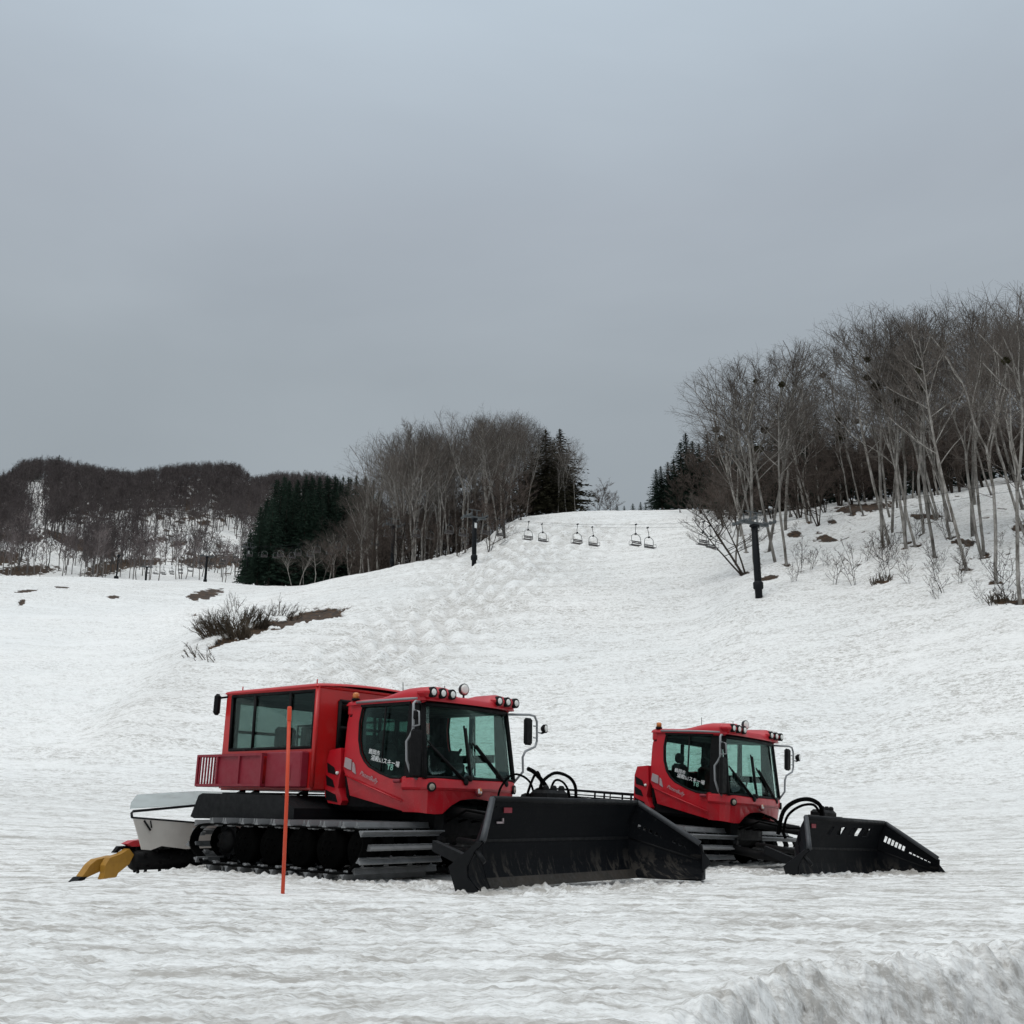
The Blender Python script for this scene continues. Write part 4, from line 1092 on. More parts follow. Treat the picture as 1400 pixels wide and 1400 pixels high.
    # mirrors on their tube arms
    for s_ in (-1, 1):
        a = MB()
        if s_ > 0:
            a.tube([(1.62, 1.0, 2.56), (1.74, 1.45, 2.585), (1.75, 1.58, 2.57), (1.75, 1.645, 2.48), (1.75, 1.65, 2.15), (1.75, 1.60, 2.05), (1.75, 1.33, 1.96), (1.75, 1.26, 1.86), (1.72, 1.31, 1.62), (1.66, 1.12, 1.42)], .020, 8)
            a.tube([(1.75, 1.64, 2.40), (1.76, 1.54, 2.40)], .012, 6); a.tube([(1.75, 1.64, 2.20), (1.76, 1.54, 2.20)], .012, 6)
            a.tube([(1.75, 1.65, 2.30), (1.76, 1.76, 2.29)], .014, 6)
        else:
            a.tube([(1.55, -1.06, 2.60), (1.64, -1.26, 2.585), (1.655, -1.32, 2.55), (1.65, -1.30, 2.16), (1.60, -1.31, 2.06), (1.54, -1.32, 1.98), (1.55, -1.31, 1.70), (1.60, -1.26, 1.50), (1.60, -1.13, 1.43)], .022, 8)
            a.tube([(1.655, -1.32, 2.45), (1.78, -1.32, 2.42), (1.80, -1.32, 2.22), (1.655, -1.32, 2.20)], .014, 6)
        ao = a.build('mirror_arm', M_['grey'], root)
        m = MB()
        if s_ > 0: m.box((1.68, 1.33, 2.07), (1.76, 1.54, 2.53), Matrix.Identity(4), .035)
        else: m.box((1.67, -1.40, 1.44), (1.75, -1.17, 2.16), None, .035); m.box((1.70, -1.38, 2.30), (1.76, -1.24, 2.44), None, .02)
        m.build('mirror', M_['trim'], ao)
        l = MB(); ly, lz = (1.83, 2.37) if s_ > 0 else (-1.30, 2.20)
        if s_ > 0:
            l.lathe([(.04, -.06), (.075, -.02), (.075, .03)], (1.78, ly, lz), (1, .2, 0), 16); l.lathe([(.062, .03), (.05, .042)], (1.78, ly, lz), (1, .2, 0), 16, mat=1); l.tube([(1.76, 1.76, 2.29), (1.77, ly, 2.31)], .02, 6)
            l.build('mirror_lamp', [M_['trim'], M_['lens']], ao)
    # inside of the cab
    i_ = MB()
    i_.box((-.0, -.98, 1.14), (1.55, .98, 1.25)); i_.box((1.30, -.95, 1.25), (1.62, .95, 1.42), ch=.05); i_.box((.0, -.98, 1.25), (.12, .98, 1.72))
    i_.box((.15, -.12, 1.25), (1.15, .22, 1.52), ch=.04); i_.tube([(1.35, .5, 1.4), (1.18, .5, 1.68)], .04, 8)
    ring = [(1.16+.09*math.sin(a)*.5, .5+.17*math.cos(a), 1.70+.16*math.sin(a)) for a in [2*math.pi*k/20 for k in range(21)]]
    i_.tube(ring, .018, 6, caps=False); i_.tube([(1.28,.12,1.4),(1.22,.14,1.78),(1.2,.30,1.95)], .025, 6); i_.box((1.16,.05,1.72),(1.2,.28,1.92),ch=.01); i_.box((1.2,-.35,1.38),(1.3,-.05,1.62),ch=.03)
    i_.box((-.02, -1.02, 2.555), (1.58, 1.02, 2.583))
    for s_ in (-1, 1):
        i_.ring([(q_[0]*.97+.02, q_[1]*.985+.03) for q_ in outer], [(q_[0], q_[1]+.01) for q_ in inner], lambda p, t: (p[0], s_*(cab_y(p[1]) - .06 - t), p[1]), .02, closed=False)
    i_.box((.25, .98, 1.76), (1.32, 1.03, 1.89)); i_.box((.76, .98, 1.5), (.83, 1.03, 2.58)); i_.box((1.22, -.3, 1.42), (1.42, .2, 1.72), ch=.04); i_.tube([(.95, .05, 1.5), (.95, .05, 1.85)], .03, 8); i_.box((.85, -.0, 1.82), (1.02, .12, 1.98), ch=.03)
    i_.box((-.0, -.98, 1.72), (.10, .98, 1.88)); i_.box((-.0, -1.0, 1.8), (.06, -.80, 2.56)); i_.box((-.0, .80, 1.8), (.06, 1.0, 2.56))
    i_.build('cab_interior', M_['dark'], root)
    for y_ in (-.52, .52):
        s = MB(); s.box((.25, y_-.26, 1.34), (.80, y_+.26, 1.50), ch=.05); s.box((.16, y_-.25, 1.46), (.32, y_+.25, 2.02), Matrix.Rotation(0, 4, 'Y'), .06); s.box((.17, y_-.14, 2.03), (.29, y_+.14, 2.24), ch=.05)
        s.build('driver_seat', M_['dark'], root)
    # lettering on the near door glass and paint
    def side_M(x_, z_, ang, y_=-1.12): # text plane on the right-hand side, reading front-wards
        return Matrix.Translation((x_, y_, z_)) @ Matrix.Rotation(R(90), 4, 'X') @ Matrix.Rotation(ang, 4, 'Z')
    obj('window_lettering', text_mesh('鶴岡市', .088, M_['white'], side_M(.49, 1.84, R(-11), -1.118)), root)
    obj('window_lettering', text_mesh('湯殿山スキー場', .095, M_['white'], side_M(.55, 1.735, R(-11), -1.122)), root)
    obj('window_lettering', text_mesh('Y8', .13, M_['green'], side_M(.93, 1.58, R(-8), -1.128)), root)
    obj('door_lettering', text_mesh('PistenBully', .10, M_['decal'], side_M(.33, 1.505, R(-19), -1.143), shear=.3), root)
    d = MB(); d.prism([(-.055,1.63),(-.035,1.78),(.115,1.735),(.12,1.575),(.05,1.59)], 'y', -1.139, -1.12); d.prism([(.15,1.555),(.15,1.70),(.19,1.66),(.235,1.51)], 'y', -1.141, -1.12); d.build('decal', M_['decal'], root)
    # front blade
    prof = [(.04, .02), (-.06, .16), (-.115, .34), (-.125, .54), (-.125, .60), (-.11, .66), (-.07, .82), (-.01, .98), (.07, 1.13)]
    pz = [p[1] for p in prof]; px = [p[0] for p in prof]
    def bl(y_, z_, top=1.13): return (3.62 + float(np.interp(z_, pz, px)) , y_, z_)
    bb = MB(); W = 1.78
    bb.grid(lambda u, v: bl(u, v), [-W+2*W*i/12 for i in range(13)], [.12, .2, .34, .44, .54, .60, .61, .66, .74, .80], smooth=False)
    zs = [.80, .85, .93, 1.01, 1.06]
    nslot = 26
    def slot(u, v): return (not cabin) and .84 < v < 1.02 and int((u+W)/(2*W)*nslot) in (1, 8, 11, 12, 15, 17, 18, 20, 21)
    bb.grid(lambda u, v: bl(u + (v-.93)*.55, v), [-W+.05+(2*W-.1)*i/nslot for i in range(nslot+1)], zs, skip=slot, smooth=False)
    bb.grid(lambda u, v: bl(u, v), [-W, W], [1.055, 1.10, 1.13], smooth=False)
    for s_ in (-1, 1): bb.add([bl(s_*W, .80), bl(s_*(W-.13), .80), bl(s_*(W-.02)+.07, 1.06), bl(s_*W, 1.06)], [(0, 1, 2, 3)])
    bo = solid(bb.build('blade', M_['blade'], root), .035)
    t = MB(); t.tube([(3.68, -W, 1.135), (3.68, W, 1.135)], .045, 8); t.box((3.46, -W, .575), (3.525, W, .625), ch=.01)
    for y_ in (-1.3, -.65, 0, .65, 1.3): t.prism([(3.30, .15), (3.50, .10), (3.46, .55), (3.56, 1.08), (3.38, .9), (3.26, .5)], 'y', y_-.03, y_+.03)
    t.build('blade_frame', M_['black'], bo)
    ed = MB(); ed.prism([(3.655, -.0), (3.685, .0), (3.60, .135), (3.57, .135)], 'y', -W, W); ed.build('cutting_edge', M_['edge'], bo)
    def wing(hinge_y, tip, tip_top, ear):
        s_ = -1 if hinge_y < 0 else 1
        hx = 3.62; dx, dy = tip[0]-hx, tip[1]-hinge_y; L = math.hypot(dx, dy); nx, ny = dy/L*s_, -dx/L*s_
        def P(u, v):                                        # v 0..1 up the profile
            z = .0 + v*(1.12*(1-u) + tip_top*u)
            c = float(np.interp(v*1.13, pz, px))
            ox, oy = (1-u)*1 + u*nx, u*ny
            k = math.hypot(ox, oy); ox, oy = ox/k, oy/k
            return (hx + dx*u + ox*c, hinge_y + dy*u + oy*c, z)
        wm = MB(); us_ = [i/48 for i in range(49)]; vv = [0, .05, .12, .2, .3, .4, .5, .56, .6, .68, .72, .77, .83, .88, .93, 1]
        wm.grid(P, us_, vv, skip=lambda u, v: (((.70 < v < .84 and .06 < u < .46) or (.72 < v < .80 and .52 < u < .90)) and int(u*48) % 3 != 0) if not cabin else (.72 < v < .77 and .10 < u < .80 and int(u*48) % 4 in (1, 2) and not .46 < u < .58), smooth=False)
        wo_ = solid(wm.build('blade_wing', M_['blade'], root), .04)
        q = MB(); q.tube([Vector(P(u, 1.0)) + Vector((0, 0, .02)) for u in (0, .25, .5, .75, 1)], .045, 6); q.build('wing_cap', M_['dark_grey'], wo_); q = MB()
        q.tube([Vector(P(u, .54)) for u in (0.02, .5, .97)], .03, 6)
        back = Vector((-nx*1.0, -ny*1.0, 0))
        e0, e1 = Vector(P(1, 0)), Vector(P(1, 1))           # end plate, thick where it cuts the snow
        mid = Vector(P(1, .5))
        for k_ in (0,):
            pts3 = [e0, Vector(P(1, .3)), mid, Vector(P(1, .8)), e1, e1 + back*.08, mid + back*.24, e0 + back*.30]
            dd = Vector((dx/L, dy/L, 0))*.03
            nn = len(pts3); q.add([p - dd for p in pts3] + [p + dd for p in pts3], [tuple(range(nn)), tuple(range(2*nn-1, nn-1, -1))] + [(i, nn+i, nn+(i+1) % nn, (i+1) % nn) for i in range(nn)])
        d3 = Vector((dx/L, dy/L, 0))
        if ear > .3:
            a0 = mid + back*.02 + Vector((0, 0, -.06))
            a0 = Vector((tip[0]-.18, tip[1], .38)); out = Vector((-1, 0, .0))
            pts3 = [a0 + Vector((0, 0, -.09)), a0 + Vector((0, 0, .06)), a0 + out*ear + Vector((0, 0, .22)), a0 + out*ear + Vector((0, 0, .09))]
            q.tube([a0 + Vector((.16, 0, .12)), a0 + Vector((.30, .0, -.02))], .035, 6)
        else:
            a0 = Vector(P(1, .62)); out = (d3 + back*.2).normalized()
            pts3 = [a0 + Vector((0, 0, -.20)), a0 + Vector((0, 0, .12)), a0 + out*ear + Vector((0, 0, -.04)), a0 + out*ear*.95 + Vector((0, 0, -.10))]
        th = Vector((-out.y, out.x, 0))*.05
        q.add([p - th for p in pts3] + [p + th for p in pts3], [(0,1,2,3), (7,6,5,4), (0,4,5,1), (1,5,6,2), (2,6,7,3), (3,7,4,0)])
        q.build('wing_edge', M_['black'], wo_)
    wing(-1.80, (3.95, -2.38), .60, .56)
    wing(1.80, (4.58, 2.2), .52, .13)
    # lift frame, push arms, hydraulics
    lf = MB()
    for s_ in (-1, 1):
        lf.tube([(1.2, s_*.62, .45), (2.3, s_*.66, .36), (3.3, s_*.5, .30)], .085, 10)
        lf.tube([(1.55, s_*.35, .95), (3.25, s_*.30, .80)], .055, 10); lf.tube([(1.4, s_*.40, .98), (2.5, s_*.36, .88)], .08, 10)
        lf.tube([(2.2, s_*.8, .55), (3.35, s_*1.15, .50)], .05, 8)
    lf.box((3.15, -.75, .22), (3.42, .75, .42), ch=.04); lf.box((3.1, -.42, .42), (3.36, .42, 1.12), ch=.06); lf.box((2.85, -.15, .98), (3.25, .95, 1.19), ch=.06); lf.box((2.9, .0, 1.1), (3.2, .62, 1.30), ch=.05); lf.box((2.0, -.7, .28), (2.2, .7, .5), ch=.04)
    for y_ in (.15, .35, .55): lf.lathe([(.05, 0), (.05, .12), (.03, .15)], (3.1, y_, 1.22), (0, 0, 1), 10)
    lf.build('lift_frame', M_['trim'], root)
    hs = MB()
    if cabin:
        hs.hose([(3.0,.42,1.12),(3.0,.30,1.34),(3.0,.02,1.54),(3.0,-.16,1.60)], .034); hs.hose([(2.9,-.1,1.1),(2.95,-.05,1.35),(3.0,.05,1.56),(3.0,.15,1.45),(3.0,.2,1.2)], .020)
        hs.hose([(3.0,.12,1.15),(3.0,.18,1.40),(3.0,.50,1.56),(3.0,.86,1.52),(3.05,.98,1.38),(3.05,1.0,1.15)], .026); hs.hose([(3.0,.35,1.2),(3.0,.50,1.44),(3.0,.72,1.43),(3.0,.88,1.28),(3.0,.9,1.08)], .018)
        hs.hose([(2.4,-.15,1.02),(2.5,-.22,1.3),(2.7,-.15,1.52),(2.9,.0,1.42),(2.95,.1,1.1)], .018); hs.hose([(2.8,0,1.1),(2.9,.2,1.30),(2.95,.5,1.28),(3.0,.8,1.12)], .03)
    for k_ in range(4):
        y_ = -.45+.3*k_; hs.tube([(1.6, y_, .8), (2.1, y_*1.2, .98-.05*k_), (2.7, y_, .9), (3.15, y_*.8, .95)], .02, 6)
    if not cabin:
        hs.hose([(2.9,-1.3,.8),(3.05,-1.40,1.20),(3.25,-1.32,1.40),(3.4,-1.05,1.46),(3.5,-.8,1.36),(3.5,-.75,1.15)], .040); hs.hose([(2.95,-1.2,.8),(3.1,-1.34,1.12),(3.3,-1.24,1.32),(3.45,-1.0,1.37),(3.5,-.85,1.25)], .025)
        hs.hose([(1.8, .3, 1.1), (2.1, .25, 1.0), (2.3, .2, .7)], .03)
    hs.build('hydraulic_hose', M_['rubber'], root)
    st = MB(); y0 = -1.52
    st.box((3.66, y0, .96), (3.67, y0+.17, 1.03)); st.build('blade_sticker', M_['box_red'], bo)
    if cabin:
        st = MB(); st.box((3.60, -1.60, .82), (3.615, -1.46, .845)); st.box((3.60, -1.48, .82), (3.615, -1.455, .89)); st.build('blade_sticker', M_['decal'], bo)
    # rear
    if cabin: make_cabin(root); make_tiller(root)
    else:
        r_ = MB()
        for s_ in (-1, 1):
            r_.tube([(-.45, s_*1.05, 1.33), (-2.65, s_*1.05, 1.33), (-2.65, s_*1.05, 1.16)], .022, 7); r_.tube([(-.45, s_*1.05, 1.24), (-2.65, s_*1.05, 1.24)], .014, 6)
            for x_ in (-.6, -1.3, -1.55, -2.3): r_.tube([(x_, s_*1.05, 1.18), (x_, s_*1.05, 1.33)], .022, 7)
        r_.tube([(-2.65, -1.05, 1.33), (-2.65, 1.05, 1.33)], .022, 7)
        r_.build('deck_rail', M_['black'], root)
        d = MB(); d.box((-2.72, -1.1, 1.15), (-.42, 1.1, 1.182), ch=.01); d.build('load_deck', M_['black'], root)
        make_tiller(root, simple=True)
    return root

def make_cabin(root):
    xr, xf, z0, z1, w = -2.96, -.47, 1.28, 2.955, 1.45
    c = MB()
    for s_ in (-1, 1):
        c.ring([(xr, z1), (xf, z1), (xf, z0), (xr, z0)], [(xr+.15, z1-.06), (xf-.045, z1-.095), (xf-.045, 1.925 if s_ < 0 else 2.34), (xr+.19, 1.925 if s_ < 0 else 2.34)], lambda p, t: (p[0], s_*(w-t), p[1]), .05)
    for x_, d_ in ((xr, 1), (xf, -1)):
        c.ring([(-w+.05, z1), (w-.05, z1), (w-.05, z0), (-w+.05, z0)], [(-.95, 2.72), (.95, 2.72), (.95, 1.72), (-.95, 1.72)] if d_ < 0 else [(-1.2, 2.8), (1.2, 2.8), (1.2, 1.95), (-1.2, 1.95)], lambda p, t: (x_+d_*t, p[0], p[1]), .05)
    c.box((xr+.02, -w+.02, z0-.03), (xf-.02, w-.02, z0+.04), ch=.01)
    li = MB()
    for s_ in (-1, 1):
        zb = 1.935 if s_ < 0 else 2.35
        li.ring([(xr+.06, z1-.02), (xf-.06, z1-.02), (xf-.06, z0+.05), (xr+.06, z0+.05)], [(xr+.16, z1-.07), (xf-.055, z1-.105), (xf-.055, zb), (xr+.20, zb)], lambda p, t: (p[0], s_*(w-.054-t), p[1]), .015)
    for x_, d_ in ((xr, 1), (xf, -1)):
        hw, zb, zt = (.94, 1.73, 2.71) if d_ < 0 else (1.19, 1.96, 2.79)
        li.ring([(-w+.08, z1-.02), (w-.08, z1-.02), (w-.08, z0+.05), (-w+.08, z0+.05)], [(-hw, zt), (hw, zt), (hw, zb), (-hw, zb)], lambda p, t: (x_+d_*(.054+t), p[0], p[1]), .015)
    li.box((xr+.07, -w+.08, 2.875), (xf-.07, w-.08, 2.893))
    c.tube([(xf-.01, -w+.02, z0+.02), (xf-.01, -w+.02, z1-.02)], .04, 8); c.tube([(xf-.01, w-.02, z0+.02), (xf-.01, w-.02, z1-.02)], .04, 8)
    co = c.build('passenger_cabin', M_['cabin_red'], root); li.build('cabin_lining', M_['lining'], co)
    rf = MB()
    def rz(u, v):
        e = min(1, (w+.03-abs(v))/.09, (u-xr+.03)/.09, (xf+.03-u)/.09); e = max(0, e)
        return 2.93 + .05*math.sqrt(max(0, 1-(1-e)**2)) + .07*(1-(v/w)**2)
    us = [xr-.03, xr-.02, xr, xr+.06, xr+.2, -2, -1.5, -1, xf-.2, xf-.06, xf, xf+.02, xf+.03]; vs_ = [-w-.03, -w-.02, -w, -w+.06] + [-w+.15+(2*w-.3)*i/14 for i in range(15)] + [w-.06, w, w+.02, w+.03]
    rf.grid(lambda u, v: (u, v, rz(u, v)), us, vs_); rf.box((xr-.02, -w-.02, 2.90), (xf+.02, w+.02, 2.945), ch=.02)
    for x_, y_ in ((xr+.35, -1.38), (xf-.08, -1.40), (xf-.9, 1.38)): rf.tube([(x_, y_, 2.96), (x_, y_, 3.05)], .012, 6)
    rf.build('roof', M_['cabin_red'], co)
    for s_ in (-1, 1):
        g = MB(); g.box((xr+.15, s_*(w-.03)-.004, 1.925), (xf-.05, s_*(w-.03)+.004, 2.88)); g.build('side_window', M_['cabin_glass'], co)
        f = MB(); y_ = s_*(w-.012)
        for (a, b) in (((xr+.16, 2.88), (xf-.05, 2.855)), ((xr+.19, 1.935), (xf-.05, 1.935)), ((xr+.16, 2.88), (xr+.20, 1.935)), ((xf-.055, 2.855), (xf-.055, 1.935)), ((-2.13, 2.88), (-2.11, 1.935)), ((-1.16, 2.87), (-1.15, 1.935))):
            f.tube([(a[0], y_, a[1]), (b[0], y_, b[1])], .030, 6)
        if s_ > 0: f.tube([(xr+.16, y_, 2.60), (xf-.05, y_, 2.60)], .022, 6)
        f.build('window_frame', M_['trim'], co)
        # ski box along the side
        bx = MB(); ya, yb = sorted((s_*1.52, s_*1.69))
        for x_ in (-3.30, -2.72, -2.10, -1.49): bx.box((x_-.022, s_*1.69-.02, 1.31), (x_+.022, s_*1.69+.02, 1.85))
        for x_ in (-3.30, -1.49): bx.box((x_-.02, ya, 1.31), (x_+.02, yb, 1.35)); bx.box((x_-.02, ya, 1.81), (x_+.02, yb, 1.85))
        for z_ in (1.31, 1.81):
            bx.box((-3.30, s_*1.69-.021, z_), (-1.48, s_*1.69+.021, z_+.04)); bx.box((-3.30, s_*1.52-.02, z_), (-1.48, s_*1.52+.02, z_+.04))
        bx.box((-3.30, ya, 1.30), (-1.48, yb, 1.315))
        for k in range(6): x_ = -3.24+k*.085; bx.box((x_, s_*1.69-.012, 1.35), (x_+.025, s_*1.69+.012, 1.81))
        bo = bx.build('ski_box', M_['box_red'], root)
        p = MB(); p.box((-2.70, s_*1.67-.006, 1.34), (-2.12, s_*1.67+.006, 1.82)); p.box((-2.08, s_*1.67-.006, 1.34), (-1.51, s_*1.67+.006, 1.82))
        p.box((-1.465, *sorted((s_*1.45, s_*1.62))[:1], 1.29), (-.56, sorted((s_*1.45, s_*1.62))[1], 1.865), ch=.02); p.box((-.86, s_*1.622-.008, 1.40), (-.80, s_*1.622+.008, 1.66), ch=.005)
        p.build('box_panel', M_['box_red'], bo)
        q = MB(); q.box((-.73, s_*1.47-.02, 1.47), (-.68, s_*1.60+.03, 1.65), ch=.01); q.build('latch', M_['trim'], bo)
    for x_, s_ in ((xr, -1), (xf, 1)):
        g = MB(); g.box((x_-.01-.02*s_, -1.2, 1.73), (x_+.01-.02*s_, 1.2, 2.8) if s_ < 0 else (x_+.01-.02*s_, .96, 2.73))
        g.build('end_window', M_['cabin_glass'], co)
        f = MB(); hw = 1.2 if s_ < 0 else .95; zb, zt = (1.95, 2.8) if s_ < 0 else (1.72, 2.72); xx = x_+.01*s_
        f.tube([(xx, -hw, zb), (xx, hw, zb)], .035, 6); f.tube([(xx, -hw, zt), (xx, hw, zt)], .035, 6)
        for y_ in (-hw, 0, hw): f.tube([(xx, y_, zb), (xx, y_, zt)], .035, 6)
        f.tube([(xx, -hw, 2.28), (xx, hw, 2.28)], .03, 6)
        f.build('window_frame', M_['trim'], co)
    for k, (x0, y0, x1, y1) in enumerate(((-2.9, .75, -.55, 1.38), (-2.9, -1.38, -.55, -.85))):
        s = MB(); s.box((x0, y0, 1.32), (x1, y1, 1.72), ch=.05)
        yb = (y1-.12, y1) if y0 > 0 else (y0, y0+.12)
        if k == 0: s.box((x0, yb[0], 1.7), (x1, yb[1], 2.15), ch=.05)
        s.build('bench_seat', M_['seat'], co)
    s = MB()
    for x_ in (-1.75, -1.05): s.box((x_, -1.3, 1.5), (x_+.12, -.85, 2.32), ch=.05)
    s.build('seat_back', M_['seat'], co)
    r_ = MB(); r_.tube([(-1.70, -.8, 1.6), (-1.70, -.8, 2.36), (-.95, -.8, 2.36)], .02, 6); r_.build('grab_rail', M_['grey'], co)
    m = MB(); m.box((-3.12, -1.64, 2.55), (-3.02, -1.50, 2.93), ch=.05); m.tube([(-3.06, -1.52, 2.86), (-2.94, -1.44, 2.88)], .02, 6); m.build('rear_lamp', M_['trim'], co)
    u = MB()
    for x_ in (-2.6, -2.2, -.9):
        for y_ in (-1.2, 1.2): u.tube([(x_, y_, 1.17), (x_, y_, 1.29)], .05, 8); u.tube([(x_-.2, y_, 1.18), (x_+.1, y_, 1.28)], .025, 6)
    u.build('cabin_mount', M_['trim'], root)

def make_tiller(root, simple=False):
    t = MB()
    t.lathe([(.14, -2.4), (.17, -2.35), (.17, 2.1), (.14, 2.15)], (-3.95, 0, .06), (0, 1, 0), 16)
    for k in range(57):
        y_ = -2.32+k*.078; a = k*1.1
        t.box((-.02, -.02, .15), (.02, .02, .24), Matrix.Translation((-3.95, y_, .06)) @ Matrix.Rotation(a, 4, 'Y'))
        t.box((-.02, -.02, .15), (.02, .02, .24), Matrix.Translation((-3.95, y_, .06)) @ Matrix.Rotation(a+2.6, 4, 'Y'))
    t.prism([(-4.35, .30), (-4.1, .44), (-3.75, .42), (-3.65, .34), (-3.75, .36), (-4.1, .38)], 'y', -2.15, 2.15)
    t.tube([(-2.6, -.5, .6), (-3.3, -.5, .55), (-3.9, -.4, .42)], .07, 8); t.tube([(-2.6, .5, .6), (-3.3, .5, .55), (-3.9, .4, .42)], .07, 8); t.tube([(-2.7, 0, 1.0), (-3.85, 0, .48)], .06, 8)
    t.prism([(-4.9, -.02), (-4.35, .29), (-4.3, .32), (-4.32, .25), (-4.88, -.06)], 'y', -2.1, 2.1)
    to = t.build('tiller', M_['trim'], root)
    if simple: return
    X0 = -3.55
    p = MB()                                                # pale guard sheet in front of the tiller
    p.prism([(-2.70, .765), (-2.47, .25), (-2.3, .235), (-2.1, .30), (-1.6, .24), (-1.2, .25), (2.1, .30), (2.45, .80), (0, .70), (-1.5, .685)], 'x', X0-.012, X0+.012); po = p.build('tiller_guard', M_['plate'], root)
    f = MB(); f.tube([(X0, -2.72, .77), (X0, -1.5, .69), (X0, 0, .70), (X0, 2.45, .80)], .020, 6); f.tube([(X0, -2.72, .77), (X0-.06, -2.70, .84), (X0-.15, -2.62, .87), (X0-.15, -1.4, .98), (X0-.15, 2.4, 1.0)], .022, 6)
    f.tube([(X0+.03, -2.50, .72), (X0+.03, -2.36, .56)], .016, 6); f.tube([(X0+.03, -2.38, .72), (X0+.03, -2.34, .60)], .012, 6); f.build('guard_frame', M_['black'], po)
    s = MB(); s.prism([(-2.68, .91), (-2.67, 1.02), (-2.57, 1.15), (-1.4, 1.235), (2.2, 1.25), (2.4, 1.0), (-1.4, .99)], 'x', X0-.17, X0-.16); s.build('clear_flap', M_['sheet'], po)
    # yellow trail shapers hinged on the end of the tiller
    near = [(-2.64,.17),(-2.50,.25),(-2.40,.15),(-2.47,.0),(-2.66,-.14),(-2.73,-.32),(-2.95,-.32),(-2.90,-.14),(-2.91,-.01),(-2.84,.11)]
    far = [(-2.66,.13),(-2.95,.075),(-3.05,-.0),(-3.18,-.19),(-3.10,-.21),(-2.83,-.10),(-2.78,.0)]
    for pts, xa, xb, foot in ((near, -4.05, -3.88, [(-2.72,-.31),(-3.17,-.29),(-3.19,-.325),(-3.1,-.355),(-2.74,-.35)]), (far, -4.30, -4.10, [(-3.10,-.19),(-3.22,-.20),(-3.30,-.28),(-3.14,-.24)])):
        y = MB(); y.prism(pts, 'x', xa, xb); yo = y.build('trail_shaper', M_['yellow'], to)
        ft = MB(); ft.prism(foot, 'x', xa-.02, xb+.02); ft.build('shaper_foot', M_['trim'], yo)
    r_ = MB(); r_.prism([(-2.20,.29),(-2.20,.40),(-2.42,.38),(-2.54,.33),(-2.42,.28)], 'x', -4.1, -3.9); r_.build('end_cap', M_['red'], to)
    r_ = MB(); r_.prism([(-2.2,.28),(-2.42,.29),(-2.60,.285),(-2.68,.18),(-2.62,.18),(-2.54,.24),(-2.15,.16)], 'x', -4.15, -4.05); r_.build('end_bracket', M_['trim'], to)

def pose(x, y, z, yaw, pit, rol):
    return Matrix.Translation((x, y, z)) @ Matrix.Rotation(R(yaw), 4, 'Z') @ Matrix.Rotation(R(pit), 4, 'Y') @ Matrix.Rotation(R(rol), 4, 'X')
make_groomer('snow_groomer', pose(-2.0, 18.0, 0.0, -39.28, .21, -1.16), 'larger red snow groomer with boxy passenger cabin behind its cab and a black front blade', True)
make_groomer('snow_groomer', pose(3.56, 22.84, -.19, -41.06, 3.2, -2.75), 'smaller looking red snow groomer with an empty rear deck parked further right', False)

# ------------------------------------------------------------------ orange pole in the snow
x, y, r = seen(387, 1222, 10, 40)
pm = MB(); hh = height_to(x, y, 969)
pm.tube([(0, 0, -.3), (-.02, 0, hh*.5), (-.045, 0, hh*.93)], .023, 12); pm.lathe([(.024, 0), (.027, .02), (.027, .16), (.022, .18)], (-.045, 0, hh*.93), (-.02, 0, 1), 12)
po = pm.build('marker_pole', M_['orange']); po.location = (x, y, ground(x, y)); tag(po, 'thin orange snow marker pole standing in front of the larger groomer', 'marker pole')

# ------------------------------------------------------------------ chairlift
D0 = Vector((20.2, 82.6)); DV = Vector((-73.8, 120.4)); LD = DV.normalized(); LP = Vector((LD.y, -LD.x))
rope_s = [-.45, 0, .337, .506, 1.0, 1.225, 1.68, 3.25]
def rz_at(px_row, s):
    p = D0 + DV*s; a = math.atan2(p.x, p.y); return CAMZ + float(tan_el(a, px_row))*math.hypot(p.x, p.y)
rope_z = [18.0, rz_at(712, 0), rz_at(705, .337), rz_at(716, .506), rz_at(747, 1.0), rz_at(759, 1.225), rz_at(774, 1.68), rz_at(692, 3.25)]
def rope_pt(s, side, sag=True):
    p = D0 + DV*s; z = float(np.interp(s, rope_s, rope_z))
    i = min(max(int(np.searchsorted(rope_s, s))-1, 0), len(rope_s)-2); t = (s-rope_s[i])/(rope_s[i+1]-rope_s[i])
    z -= 4*t*(1-t)*.9*min(1.5, (rope_s[i+1]-rope_s[i])/.35)
    q = p + LP*side*1.15
    return Vector((q.x, q.y, z))
rp = MB()
for s_ in (-1, 1): rp.tube([rope_pt(-.45+3.7*k/150, s_) for k in range(151)], .010, 5)
tag(rp.build('haul_rope', M_['pylon']), 'thin steel chairlift rope loop running between the towers', 'lift rope')
lang = math.atan2(LD.y, LD.x)
tl = ['dark chairlift tower with thick collar near its foot in front of the right wood', 'dark chairlift tower with white plate standing on the ridge before the middle wood', 'dark chairlift tower half hidden behind the ridge against the middle wood',
      'dark chairlift tower with white plate beside the dark conifer grove', 'slim dark chairlift tower in front of the hill, left of the conifer grove', 'short far chairlift tower low on the skyline of snow at left', 'tiny chairlift tower in the snowy clearing high on the far left hill']
